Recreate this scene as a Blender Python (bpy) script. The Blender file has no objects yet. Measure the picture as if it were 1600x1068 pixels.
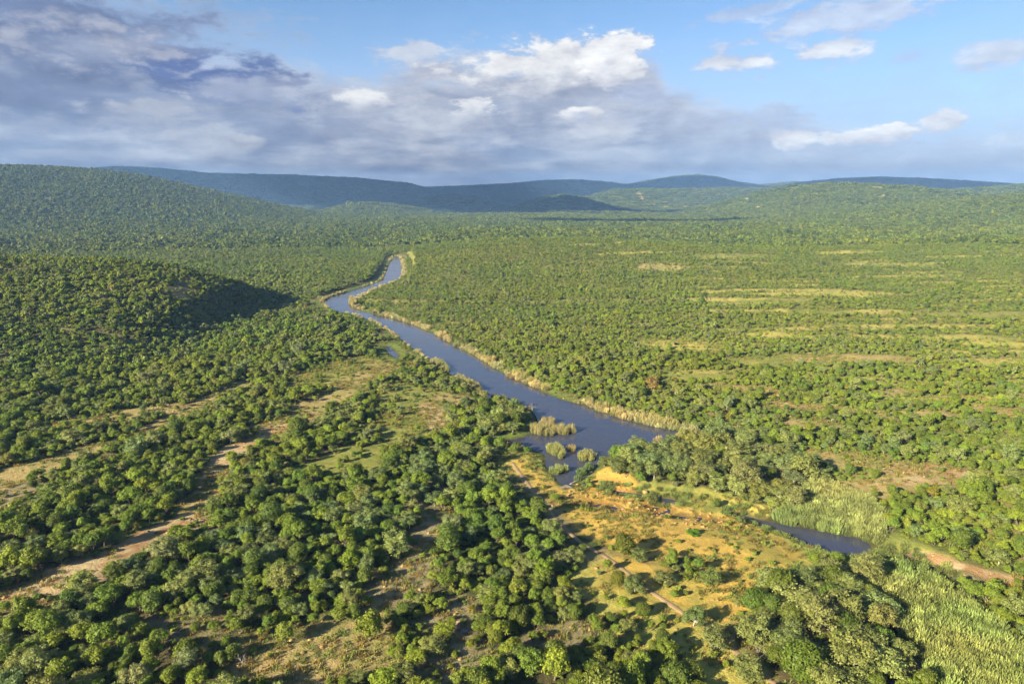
import bpy, math, random, time
import numpy as np
from mathutils import Vector

R_ = math.radians
T0 = time.time()
rng = np.random.default_rng(11)
scene = bpy.context.scene

# ------------------------------------------------------------------ camera, sky, sun, exposure
CAM_H = 75.0                       # metres above the river
F_PX = 1067.0                      # focal length in pixels of a 1600 px wide picture (24 mm lens)
HORIZON = 305.0
PITCH = math.atan((534.0 - HORIZON) / F_PX)
SUN_EL, SUN_DIR = 23.0, (0.77, 0.64)      # light travels towards +x,+y
SUN_STRENGTH, SKY_STRENGTH, EXPOSURE = 5.0, 0.05, 1.68

cam = bpy.data.cameras.new('camera')
cam.lens, cam.sensor_width = 36.0 * F_PX / 1600.0, 36.0
cam.clip_start, cam.clip_end = 0.5, 60000
cam_o = bpy.data.objects.new('camera', cam)
scene.collection.objects.link(cam_o)
cam_o.location = (0, 0, CAM_H)
cam_o.rotation_euler = (math.pi / 2 - PITCH, 0, 0)
scene.camera = cam_o

vs = scene.view_settings
vs.view_transform, vs.look, vs.gamma, vs.exposure = 'Standard', 'None', 1.0, EXPOSURE
vs.use_curve_mapping = False
cy = scene.cycles
cy.max_bounces, cy.diffuse_bounces, cy.glossy_bounces = 4, 1, 2
cy.transmission_bounces, cy.volume_bounces, cy.transparent_max_bounces = 2, 0, 4
cy.use_denoising = True
cy.use_light_tree = False
cy.volume_step_rate = 1.0


class NT:
    """tiny helper for writing node trees as expressions"""
    def __init__(self, tree):
        self.t = tree; self.n = tree.nodes; self.l = tree.links
    def node(self, kind, **kw):
        n = self.n.new(kind)
        for k, v in kw.items():
            setattr(n, k, v)
        return n
    def put(self, sock, v):
        if v is None: return
        if isinstance(v, bpy.types.NodeSocket): self.l.new(v, sock)
        else: sock.default_value = v
    def m(self, op, a, b=None, c=None, clamp=False):
        n = self.node('ShaderNodeMath', operation=op, use_clamp=clamp)
        for i, v in enumerate((a, b, c)): self.put(n.inputs[i], v)
        return n.outputs[0]
    def vm(self, op, a, b=None):
        n = self.node('ShaderNodeVectorMath', operation=op)
        self.put(n.inputs[0], a); self.put(n.inputs[1], b)
        return n.outputs[0]
    def step(self, v, lo, hi, a=0.0, b=1.0):
        n = self.node('ShaderNodeMapRange', interpolation_type='SMOOTHSTEP')
        for i, x in enumerate((v, lo, hi, a, b)): self.put(n.inputs[i], x)
        return n.outputs[0]
    def mix(self, f, a, b, blend='MIX'):
        n = self.node('ShaderNodeMix', data_type='RGBA', blend_type=blend)
        self.put(n.inputs[0], f); self.put(n.inputs[6], a); self.put(n.inputs[7], b)
        return n.outputs[2]
    def noise(self, vec, scale, detail=4, rough=0.55, dist=0.0, out=0):
        n = self.node('ShaderNodeTexNoise')
        self.put(n.inputs['Vector'], vec); n.inputs['Scale'].default_value = scale
        n.inputs['Detail'].default_value = detail; n.inputs['Roughness'].default_value = rough
        n.inputs['Distortion'].default_value = dist
        return n.outputs[out]
    def xyz(self, x, y, z):
        n = self.node('ShaderNodeCombineXYZ')
        for i, v in enumerate((x, y, z)): self.put(n.inputs[i], v)
        return n.outputs[0]
    def sep(self, v):
        n = self.node('ShaderNodeSeparateXYZ'); self.put(n.inputs[0], v); return n.outputs


def lin(r, g, b):
    f = lambda c: (c / 255 / 12.92) if c / 255 <= 0.04045 else ((c / 255 + 0.055) / 1.055) ** 2.4
    return (f(r), f(g), f(b), 1.0)


def ray(px, py):
    """direction through a pixel of the 1600x1068 picture, world axes, not normalised"""
    u, v = (px - 800.0) / F_PX, (534.0 - py) / F_PX
    c, s = math.cos(PITCH), math.sin(PITCH)
    return (u, c + v * s, -s + v * c)


def sky_uv(px, py):
    d = ray(px, py)
    return math.atan2(d[0], d[1]), math.atan2(d[2], math.hypot(d[0], d[1]))


world = bpy.data.worlds.new('World'); scene.world = world
world.use_nodes = True
world.cycles.sampling_method, world.cycles.sample_map_resolution = 'MANUAL', 256


def build_world():
    T = NT(world.node_tree)
    for n in list(T.n): T.n.remove(n)
    sky = T.node('ShaderNodeTexSky', sky_type='NISHITA', sun_disc=False)
    sky.sun_elevation = R_(SUN_EL)
    sky.sun_rotation = math.atan2(-SUN_DIR[0], -SUN_DIR[1])
    sky.altitude, sky.air_density, sky.dust_density, sky.ozone_density = 900, 1.0, 0.3, 4.0
    bg = T.node('ShaderNodeBackground'); bg.inputs[1].default_value = SKY_STRENGTH
    T.put(bg.inputs[0], sky.outputs[0])
    d = T.node('ShaderNodeTexCoord').outputs['Generated']
    x, y, z = T.sep(d)
    u = T.m('ARCTAN2', x, y)
    v = T.m('ARCSINE', z)
    # noise coordinates: clouds are stretched sideways, more so near the horizon
    vv = T.m('MULTIPLY', v, 2.3)
    uv = T.xyz(u, vv, 0.37)
    nA = T.noise(uv, 5.0, 6, 0.55, 0.3)
    nB = T.noise(T.xyz(u, T.m('MULTIPLY', v, 3.4), 3.1), 11.0, 6, 0.58, 0.4)
    nC = T.noise(T.xyz(u, T.m('MULTIPLY', v, 2.0), 7.7), 34.0, 5, 0.6, 0.2)
    n = T.m('ADD', T.m('ADD', T.m('MULTIPLY', nA, 0.36), T.m('MULTIPLY', nB, 0.36)), T.m('MULTIPLY', nC, 0.28))
    def fb(du, dw):
        uu, ww = T.m('ADD', u, du), T.m('ADD', v, dw)
        b_ = T.noise(T.xyz(uu, T.m('MULTIPLY', ww, 3.0), 3.1), 11.0, 4, 0.58, 0.4)
        c_ = T.noise(T.xyz(uu, T.m('MULTIPLY', ww, 2.0), 7.7), 34.0, 4, 0.6, 0.2)
        return T.m('ADD', T.m('MULTIPLY', b_, 0.62), T.m('MULTIPLY', c_, 0.38))
    relief = T.m('SUBTRACT', fb(0.0, 0.0), fb(-0.012, 0.016))
    nn = T.m('MULTIPLY', T.m('SUBTRACT', n, 0.5), 2.4)
    # top edge of the cloud bank as a curve over azimuth
    fc = T.node('ShaderNodeFloatCurve')
    un = T.m('ADD', T.m('DIVIDE', u, R_(120)), 0.5, clamp=True)
    T.put(fc.inputs['Value'], un)
    pts = [(-900, -60), (-200, -40), (120, -25), (240, 18), (420, 75), (560, 108), (640, 86), (760, 78), (860, 70),
           (960, 60), (1020, 72), (1050, 125), (1150, 155), (1300, 180), (1450, 190), (1600, 186), (1800, 186), (2400, 200)]
    cv = fc.mapping.curves[0]
    P = []
    for px, py in pts:
        a = sky_uv(px, py) if -900 < px < 2400 else None
        if px == -900: a = (-R_(60), 0.34)
        if px == 2400: a = (R_(60), 0.12)
        P.append((a[0] / R_(120) + 0.5, a[1] * 2.0))
    while len(cv.points) < len(P): cv.points.new(0.5, 0.5)
    for p, (a, b) in zip(cv.points, P): p.location = (a, b); p.handle_type = 'AUTO_CLAMPED'
    fc.mapping.update()
    vb = T.m('MULTIPLY', fc.outputs[0], 0.5)
    dv = T.m('ADD', T.m('SUBTRACT', vb, v), T.m('MULTIPLY', nn, 0.09))
    bank = T.step(dv, -0.012, 0.035)
    # thinning of the bank towards the clear side
    thin = T.step(u, 0.12, 0.55, 1.0, 0.72)
    bank = T.m('MULTIPLY', bank, thin)
    # body colours
    body_f = T.step(T.m('ADD', T.m('MULTIPLY', nA, 0.65), T.m('MULTIPLY', nB, 0.35)), 0.40, 0.60)
    body = T.mix(body_f, lin(143, 152, 177), lin(196, 199, 208))
    nL = T.noise(T.xyz(u, T.m('MULTIPLY', v, 6.5), 1.9), 9.0, 5, 0.6, 0.5)
    body = T.mix(T.m('MULTIPLY', T.step(v, 0.20, 0.03), T.m('MULTIPLY', T.step(nL, 0.50, 0.66), 0.5)), body, lin(203, 206, 214))
    body = T.mix(T.m('MULTIPLY', T.step(v, 0.20, 0.03), T.m('MULTIPLY', T.step(nL, 0.48, 0.36), 0.4)), body, lin(132, 143, 170))
    low = T.step(v, 0.0, 0.06)
    body = T.mix(T.m('MULTIPLY', T.m('SUBTRACT', 1.0, low), 0.6), body, lin(152, 161, 180))
    side = T.step(u, -0.05, 0.5)
    body = T.mix(T.m('MULTIPLY', side, 0.5), body, lin(184, 191, 208))
    top = T.step(dv, 0.075, 0.0)
    body = T.mix(T.m('MULTIPLY', top, 0.75), body, lin(205, 208, 218))

    def blob(px, py, rx, ry, edge=0.30, wob=1.6, tilt=0.0):
        a = sky_uv(px, py)
        du = T.m('SUBTRACT', u, a[0]); dw = T.m('SUBTRACT', v, a[1])
        if tilt: dw = T.m('SUBTRACT', dw, T.m('MULTIPLY', du, tilt))
        e = T.m('ADD', T.m('POWER', T.m('DIVIDE', du, rx / F_PX), 2.0), T.m('POWER', T.m('DIVIDE', dw, ry / F_PX), 2.0))
        s = T.m('ADD', T.m('SUBTRACT', 1.0, T.m('SQRT', e)), T.m('MULTIPLY', nn, wob * 1.1))
        return T.step(s, 0.0, edge * .8), dw, ry / F_PX

    col, mask = body, bank
    def add(px, py, rx, ry, colr, amt=1.0, edge=0.5, wob=2.2, tilt=0.0, low_c=None):
        nonlocal col, mask
        b, dw, r = blob(px, py, rx, ry, edge, wob, tilt)
        b = T.m('MULTIPLY', b, amt)
        c = colr
        if low_c is not None:
            c = T.mix(T.step(T.m('ADD', dw, T.m('MULTIPLY', nn, r * 1.5)), -r * 0.8, r * 0.25), low_c, colr)
        col = T.mix(b, col, c)
        mask = T.m('MAXIMUM', mask, b)
    W, G = lin(246, 244, 240), lin(196, 199, 208)
    DK = lin(88, 106, 160)
    add(90, 40, 340, 80, lin(112, 126, 164), 0.95, 0.9, 1.4)
    add(300, 112, 190, 50, DK, 0.95, 0.7, 2.0, -0.12)
    add(60, 135, 250, 60, lin(112, 124, 158), 0.9, 0.9, 1.8)
    add(170, 72, 150, 38, lin(184, 186, 198), 0.8, 0.9, 2.6)
    add(250, 172, 80, 24, lin(186, 188, 196), 0.75, 0.8, 2.4)
    add(380, 140, 110, 26, lin(178, 183, 200), 0.7, 0.9, 2.4)
    add(395, 222, 42, 14, lin(192, 194, 200), 0.8, 0.8, 2.2)
    add(275, 210, 20, 9, lin(190, 192, 200), 0.7, 0.8, 2.0)
    add(560, 153, 40, 17, W, 0.85, 0.6, 2.2, 0.0, G)
    add(650, 82, 90, 20, lin(222, 224, 230), 0.8, 0.8, 2.2, 0.05)
    add(740, 112, 180, 46, lin(206, 208, 216), 0.7, 0.9, 2.4)
    add(745, 166, 44, 18, W, 0.85, 0.6, 2.2, 0.0, G)
    add(870, 108, 160, 40, lin(240, 239, 238), 1.0, 0.6, 2.4, 0.05, G)
    add(960, 95, 62, 44, lin(252, 251, 249), 1.0, 0.45, 1.8, 0.12, lin(210, 210, 216))
    add(1010, 142, 70, 18, lin(180, 190, 216), 0.8, 0.9, 2.4)
    add(910, 178, 34, 14, W, 0.85, 0.6, 2.0, 0.0, G)
    add(945, 200, 66, 20, lin(212, 213, 218), 0.75, 0.8, 2.2)
    add(1165, 102, 78, 24, lin(238, 238, 240), 0.9, 0.7, 2.4, 0.02, lin(200, 210, 228))
    add(1295, 86, 66, 17, lin(236, 238, 242), 0.9, 0.7, 2.4, -0.04, lin(205, 214, 232))
    add(1235, 220, 44, 17, lin(250, 249, 247), 1.0, 0.45, 2.0, 0.0, lin(215, 217, 224))
    add(1375, 209, 84, 20, lin(246, 246, 246), 1.0, 0.5, 2.2, 0.08, lin(212, 215, 224))
    add(1470, 190, 36, 17, lin(242, 243, 245), .95, 0.5, 2.0, 0.0, lin(212, 216, 226))
    add(1550, 82, 70, 26, lin(222, 228, 238), 0.8, 0.9, 2.2)
    add(1430, 88, 34, 14, lin(215, 224, 240), 0.5, 0.9, 2.2)
    add(1340, 22, 260, 22, lin(214, 222, 240), 0.75, 1.0, 3.0, 0.14)
    add(1170, 20, 70, 10, lin(206, 218, 242), 0.6, 1.0, 2.6, 0.12)
    add(1580, 218, 44, 14, lin(222, 226, 232), 0.7, 0.8, 2.2)
    add(1180, 185, 240, 24, lin(186, 194, 214), 0.7, 1.0, 2.6)
    add(1420, 246, 40, 12, lin(200, 206, 220), 0.6, 0.9, 2.2)
    add(1200, 215, 30, 10, lin(205, 208, 218), 0.6, 0.9, 2.2)
    rl = T.m('ADD', 1.0, T.m('MULTIPLY', relief, 1.15))
    col = T.mix(1.0, col, T.xyz(rl, rl, T.m('ADD', 1.0, T.m('MULTIPLY', relief, 0.9))), 'MULTIPLY')
    # open sky grows paler towards the horizon through thin high cloud
    veil = T.m('MULTIPLY', T.step(T.m('ADD', v, T.m('MULTIPLY', nn, 0.1)), 0.26, 0.01), 0.85)
    veil = T.m('MULTIPLY', veil, T.m('SUBTRACT', 1.0, mask))
    col = T.mix(T.m('DIVIDE', veil, T.m('ADD', T.m('ADD', veil, mask), 0.001)), col, lin(186, 206, 241))
    mask = T.m('ADD', mask, veil, clamp=True)
    k = 2 ** -EXPOSURE
    bc = T.node('ShaderNodeBackground'); bc.inputs[1].default_value = k
    T.put(bc.inputs[0], col)
    mx = T.node('ShaderNodeMixShader')
    T.put(mx.inputs[0], mask); T.put(mx.inputs[1], bg.outputs[0]); T.put(mx.inputs[2], bc.outputs[0])
    out = T.node('ShaderNodeOutputWorld'); T.put(out.inputs[0], mx.outputs[0])


build_world()

sun = bpy.data.lights.new('sun', 'SUN')
sun.energy, sun.angle, sun.color = SUN_STRENGTH, R_(0.53), (1.0, 0.88, 0.68)
sun_o = bpy.data.objects.new('sun', sun)
scene.collection.objects.link(sun_o)
sl = math.hypot(*SUN_DIR)
sun_vec = Vector((SUN_DIR[0] / sl * math.cos(R_(SUN_EL)), SUN_DIR[1] / sl * math.cos(R_(SUN_EL)), -math.sin(R_(SUN_EL))))
sun_o.rotation_euler = sun_vec.to_track_quat('-Z', 'Y').to_euler()
sun_o.location = (-300, -250, 400)


# ------------------------------------------------------------------ numeric helpers
def hash2(ix, iy, seed):
    h = (ix.astype(np.int64) * 374761393 + iy.astype(np.int64) * 668265263 + seed * 982451653) & 0xFFFFFFFF
    h = ((h ^ (h >> 13)) * 1274126177) & 0xFFFFFFFF
    return ((h ^ (h >> 16)) & 0xFFFF) / 65535.0


def vnoise(x, y, seed=0):
    ix, iy = np.floor(x), np.floor(y)
    fx, fy = x - ix, y - iy
    fx, fy = fx * fx * (3 - 2 * fx), fy * fy * (3 - 2 * fy)
    a, b = hash2(ix, iy, seed), hash2(ix + 1, iy, seed)
    c, d = hash2(ix, iy + 1, seed), hash2(ix + 1, iy + 1, seed)
    return (a * (1 - fx) + b * fx) * (1 - fy) + (c * (1 - fx) + d * fx) * fy


def fbm(x, y, seed=0, octs=4):
    s, a, t = 0.0, 0.5, 0.0
    for o in range(octs):
        s = s + a * vnoise(x + 17.3 * o, y - 9.1 * o, seed + o); t += a
        x, y, a = x * 2.03, y * 2.03, a * 0.5
    return s / t


def sst(x, lo, hi):
    t = np.clip((x - lo) / (hi - lo), 0, 1)
    return t * t * (3 - 2 * t)


def seg_dist(x, y, pts, closed=False):
    best = np.full(x.shape, 1e9)
    n = len(pts)
    for i in range(n if closed else n - 1):
        (x0, y0), (x1, y1) = pts[i], pts[(i + 1) % n]
        dx, dy = x1 - x0, y1 - y0
        t = np.clip(((x - x0) * dx + (y - y0) * dy) / max(dx * dx + dy * dy, 1e-9), 0, 1)
        best = np.minimum(best, (x - x0 - t * dx) ** 2 + (y - y0 - t * dy) ** 2)
    return np.sqrt(best)


def inside(x, y, pts):
    r = np.zeros(x.shape, bool)
    n = len(pts)
    for i in range(n):
        (x0, y0), (x1, y1) = pts[i], pts[(i + 1) % n]
        if y0 == y1: continue
        c = ((y0 > y) != (y1 > y)) & (x < (x1 - x0) * (y - y0) / (y1 - y0) + x0)
        r ^= c
    return r


_SD = {}


def poly_sd(x, y, pts):
    """signed distance to a closed outline: exact near the shore, from a coarse grid further off"""
    key = id(pts)
    if key not in _SD:
        a = np.array(pts); lo, hi = a.min(0), a.max(0)
        pad = min(260.0, 60 + .5 * max(hi - lo)); sp = max((max(hi - lo) + 2 * pad) / 160, 1.0)
        gx, gy = np.arange(lo[0] - pad, hi[0] + pad + sp, sp), np.arange(lo[1] - pad, hi[1] + pad + sp, sp)
        mx, my = np.meshgrid(gx, gy)
        sub = pts[::max(1, len(pts) // 90)]
        d = seg_dist(mx, my, sub, True); d[inside(mx, my, sub)] *= -1
        _SD[key] = (pts, gx[0], gy[0], sp, d, pts[::max(1, len(pts) // 16)])
    _, x0, y0, sp, G, few = _SD[key]
    ny, nx = G.shape
    fx, fy = (x - x0) / sp, (y - y0) / sp
    ing = (fx >= 0) & (fx < nx - 1.01) & (fy >= 0) & (fy < ny - 1.01)
    d = np.empty(x.shape)
    if not ing.all(): d[~ing] = seg_dist(x[~ing], y[~ing], few, True)
    u, v = fx[ing], fy[ing]
    i, j = u.astype(int), v.astype(int); u, v = u - i, v - j
    e = (G[j, i] * (1 - u) + G[j, i + 1] * u) * (1 - v) + (G[j + 1, i] * (1 - u) + G[j + 1, i + 1] * u) * v
    near = np.abs(e) < 8 + 2.5 * sp
    if near.any():
        xs, ys = x[ing][near], y[ing][near]
        q = seg_dist(xs, ys, pts, True); q[inside(xs, ys, pts)] *= -1
        e[near] = q
    d[ing] = e
    return d


def flat(pts, z=0.0):
    """pixels of the photograph laid on a level surface"""
    out = []
    for px, py in pts:
        d = ray(px, py); t = (z - CAM_H) / d[2]
        out.append((d[0] * t, d[1] * t))
    return out


def smooth(pts, n=3):
    """round off a closed outline (Chaikin)"""
    for _ in range(n):
        q = []
        for i in range(len(pts)):
            (a, b), (c, d) = pts[i], pts[(i + 1) % len(pts)]
            q += [(a * .75 + c * .25, b * .75 + d * .25), (a * .25 + c * .75, b * .25 + d * .75)]
        pts = q
    return pts


# ------------------------------------------------------------------ lie of the land
RIVER_PX = [(613, 402), (620, 400), (627, 404), (630, 418), (629, 433), (618, 440), (598, 446), (575, 456), (556, 467),
            (547, 477), (562, 485), (592, 492), (622, 499), (652, 509), (682, 522), (704, 536), (730, 549), (752, 561),
            (777, 576), (802, 591), (832, 602), (852, 613), (882, 625), (922, 633), (952, 647), (987, 657), (1022, 665),
            (1052, 671), (1076, 673), (1074, 679), (1048, 684), (1020, 694), (990, 702), (962, 708), (944, 718), (932, 730),
            (925, 738), (892, 758), (880, 760), (868, 753), (862, 742), (852, 733), (848, 722), (850, 712), (840, 706), (818, 702),
            (800, 700), (780, 695), (784, 688), (812, 684), (834, 676), (838, 664), (836, 650), (826, 638), (808, 630),
            (786, 626), (760, 622), (748, 611), (733, 602), (713, 591), (697, 582), (679, 567), (659, 554), (639, 541),
            (619, 524), (599, 510), (579, 501), (559, 494), (529, 487), (508, 479), (502, 471), (515, 464), (545, 455),
            (575, 446), (597, 438), (603, 425), (608, 412)]
POND_PX = [(598, 541), (608, 539), (616, 547), (627, 557), (621, 561), (606, 553)]
LOWZ = -1.2
POOL_PX = [(1146, 801), (1170, 806), (1200, 814), (1222, 817), (1262, 825), (1302, 832), (1340, 839), (1360, 848), (1366, 856),
           (1356, 870), (1326, 873), (1296, 866), (1264, 852), (1236, 841), (1210, 830), (1184, 819), (1152, 809)]
STREAM_PX = [[(946, 764), (972, 767), (1004, 771), (1012, 776), (990, 776), (960, 772)],
             [(1022, 776), (1048, 778), (1066, 785), (1058, 790), (1034, 786)],
             [(926, 787), (944, 785), (940, 791), (928, 793)],
             [(948, 789), (964, 790), (970, 797), (958, 798)],
             [(1014, 790), (1030, 791), (1036, 796), (1018, 796)],
             [(1040, 792), (1050, 794), (1050, 803), (1030, 806), (1022, 801), (1038, 799)],
             [(1056, 806), (1074, 805), (1076, 811), (1060, 811)],
             [(1088, 806), (1100, 807), (1100, 814), (1090, 814)],
             [(1112, 812), (1124, 812), (1122, 818)],
             [(1398, 868), (1412, 866), (1430, 877), (1424, 881)],
             [(1452, 890), (1470, 900), (1466, 905), (1448, 896)]]
RIVER = smooth(flat(RIVER_PX), 2)
POND = smooth(flat(POND_PX), 2)
POOL = smooth(flat(POOL_PX, LOWZ), 2)
STREAMS = [smooth(flat(p, LOWZ), 2) for p in STREAM_PX]
LOWLAND = smooth(flat([(905, 750), (945, 742), (1010, 768), (1080, 780), (1160, 798), (1230, 812), (1330, 828), (1390, 850), (1480, 900), (1620, 960),
                       (1700, 1100), (1560, 1100), (1440, 930), (1360, 890), (1290, 885), (1200, 845), (1100, 825), (1000, 810), (920, 790), (890, 765)], -0.6), 2)


def ridge(pts, d, wn, wf, wob=0.0, seed=0):
    xs, zs = [], []
    for px, py in pts:
        r = ray(px, py)
        xs.append(r[0] / r[1] * d); zs.append(CAM_H + r[2] / r[1] * d)
    return (np.array(xs), np.array(zs), d, wn, wf, wob, seed)


RIDGES = [
    ridge([(-900, 398), (-300, 403), (-60, 400), (60, 406), (140, 408), (210, 413), (265, 421), (312, 432), (347, 449), (376, 474), (404, 500), (460, 530)], 430, 215, 120, 8, 5),
    ridge([(-1500, 250), (-400, 256), (-100, 259), (0, 261), (70, 262), (140, 266), (210, 276), (290, 296), (370, 315), (450, 333), (520, 346), (580, 358), (640, 376)], 2000, 900, 900, 90, 7),
    ridge([(-300, 300), (60, 272), (120, 265), (180, 260), (240, 263), (320, 271), (450, 274), (560, 279), (640, 287), (670, 296), (720, 309), (780, 325), (840, 345)], 5200, 1500, 1500, 150, 8),
    ridge([(470, 345), (500, 332), (540, 321), (575, 317), (620, 322), (680, 334), (740, 350)], 2700, 450, 600, 60, 9),
    ridge([(560, 345), (620, 322), (660, 310), (700, 304), (740, 308), (780, 322), (830, 345)], 3700, 600, 700, 60, 10),
    ridge([(500, 318), (640, 294), (720, 291), (800, 287), (850, 282), (900, 281), (950, 285), (1000, 292), (1060, 304), (1120, 330)], 6200, 1500, 1500, 160, 11),
    ridge([(740, 350), (790, 331), (825, 316), (855, 308), (880, 305), (910, 310), (950, 322), (1010, 338)], 3200, 560, 800, 60, 12),
    ridge([(860, 345), (905, 312), (960, 296), (1060, 296), (1140, 294), (1230, 296), (1330, 305), (1400, 340)], 3900, 800, 900, 80, 16),
    ridge([(900, 310), (970, 291), (1020, 281), (1060, 275), (1090, 273), (1115, 276), (1145, 284), (1190, 289), (1240, 284), (1290, 286), (1360, 300)], 7000, 1600, 1600, 150, 13),
    ridge([(1180, 300), (1260, 285), (1320, 279), (1370, 277), (1430, 279), (1500, 283), (1570, 288), (1700, 290), (2000, 292)], 5600, 1400, 1500, 120, 14),
    ridge([(1060, 345), (1120, 325), (1180, 307), (1240, 292), (1300, 287), (1340, 287), (1400, 290), (1460, 297), (1530, 306), (1600, 316), (1700, 330)], 2600, 800, 900, 70, 15),
    ridge([(1340, 330), (1440, 305), (1520, 295), (1600, 289), (1750, 284), (2200, 280)], 3100, 1000, 900, 80, 17),
    ridge([(880, 378), (1050, 356), (1200, 343), (1350, 328), (1480, 315), (1600, 305), (1800, 296), (2200, 290)], 1900, 900, 700, 60, 19),
    ridge([(600, 408), (660, 388), (760, 377), (900, 375), (1100, 384), (1250, 392), (1400, 388), (1600, 382), (1900, 376)], 800, 330, 260, 30, 20),
    ridge([(560, 392), (640, 376), (700, 366), (760, 363), (830, 364), (900, 366), (980, 372), (1080, 390)], 1150, 330, 400, 40, 18),
]
_lowarea = None


def height(x, y):
    x = np.asarray(x, float); y = np.asarray(y, float)
    r = np.hypot(x, y)
    sdm = np.minimum(poly_sd(x, y, RIVER), poly_sd(x, y, POND))
    sdp = poly_sd(x, y, POOL)
    for s in STREAMS: sdp = np.minimum(sdp, poly_sd(x, y, s))
    sdr = np.minimum(sdm, sdp)
    low = sst(poly_sd(x, y, LOWLAND), 9.0, -4.0)
    z = 0.7 + 1.2 * sst(sdr, 4, 40) + 9 * sst(sdr, 60, 900)
    z = z + 5.0 * (fbm(x / 160, y / 160, 3) - 0.45) * sst(sdr, 15, 160)
    z = z + 9.0 * (fbm(x / 800, y / 800, 5) - 0.5) * sst(sdr, 200, 900)
    z = z + (20.0 * (fbm(x / 520, y / 300, 6, 3) - 0.5) - 7) * sst(r, 800, 1700)
    z = z + 0.5 * (fbm(x / 9, y / 9, 8, 3) - 0.5) * sst(sdr, 3, 14)
    z = z + 4.0 * np.exp(-((x + 70) / 75) ** 2 - ((y - 95) / 50) ** 2)
    for xs, zs, d, wn, wf, wob, seed in RIDGES:
        ok = (y > d - wn - wob * 1.5) & (y < d + wf + wob * 1.5) & (x > xs[0] - 1e5 * (zs[0] > 20)) & (x < xs[-1] + 1e5 * (zs[-1] > 20))
        if not ok.any(): continue
        xa, ya, za = x, y, z
        x, y, z = x[ok], y[ok], z[ok]
        dd = d + wob * 2.5 * (fbm(x / (d * .22) + 3, y / (d * .3), seed, 3) - 0.5)
        t = (y - dd)
        p = np.where(t < 0, np.clip(1 + t / wn, 0, 1), np.clip(1 - t / wf, 0, 1))
        p = p * p * (3 - 2 * p)
        zc = np.interp(x, xs, zs, left=max(zs[0], 0) if zs[0] > 20 else 0, right=max(zs[-1], 0) if zs[-1] > 20 else 0)
        gully = 1 + 0.22 * (fbm(x / (wn * .25), y / (wn * .5), seed + 30, 3) - 0.5) * (1 - p) * 2
        zr = np.maximum(zc, 0) * p * gully
        k = 3.0 + 0.004 * d
        hh = np.clip(0.5 + 0.5 * (zr - z) / k, 0, 1)
        za[ok] = z * (1 - hh) + zr * hh + k * hh * (1 - hh) * (zr > 0.01)
        x, y, z = xa, ya, za
    z = z * (1 - low) + (-0.75 + 0.35 * fbm(x / 5, y / 5, 12, 3) + 0.08 * np.maximum(sdp, 0)) * low
    bank = 0.10 + 0.16 * sdm
    z = np.where(sdm < 12, np.minimum(z, np.maximum(bank, -2.0)) * 1.0, z)
    bank = LOWZ + 0.10 + 0.30 * sdp
    z = np.where((sdp < 8), np.minimum(z, np.maximum(bank, -2.6)), z)
    return z


def drop(px, py, n=60):
    """where the ray through a pixel meets the land"""
    px = np.atleast_1d(np.asarray(px, float)); py = np.atleast_1d(np.asarray(py, float))
    d = np.stack([np.array(ray(a, b)) for a, b in zip(px, py)])
    d /= np.linalg.norm(d[:, :2], axis=1)[:, None]
    t = np.full(len(px), 60.0)
    done = np.zeros(len(px), bool); lo = t.copy(); hi = t.copy()
    for _ in range(260):
        z = CAM_H + d[:, 2] * t
        hit = z <= height(d[:, 0] * t, d[:, 1] * t)
        new = hit & ~done
        hi[new] = t[new]; done |= hit
        lo[~done] = t[~done]
        if done.all(): break
        t = np.where(done, t, t * 1.02)
    hi = np.where(done, hi, 6000)
    for _ in range(14):
        m = (lo + hi) / 2
        hit = CAM_H + d[:, 2] * m <= height(d[:, 0] * m, d[:, 1] * m)
        hi = np.where(hit, m, hi); lo = np.where(hit, lo, m)
    return d[:, 0] * hi, d[:, 1] * hi


def dropl(pts):
    x, y = drop([p[0] for p in pts], [p[1] for p in pts])
    return list(zip(x, y))


def project(x, y, z):
    c, s = math.cos(PITCH), math.sin(PITCH)
    zz = z - CAM_H
    depth = y * c - zz * s
    up = y * s + zz * c
    depth = np.maximum(depth, 1e-3)
    return 800 + F_PX * x / depth, 534 - F_PX * up / depth, depth


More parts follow.
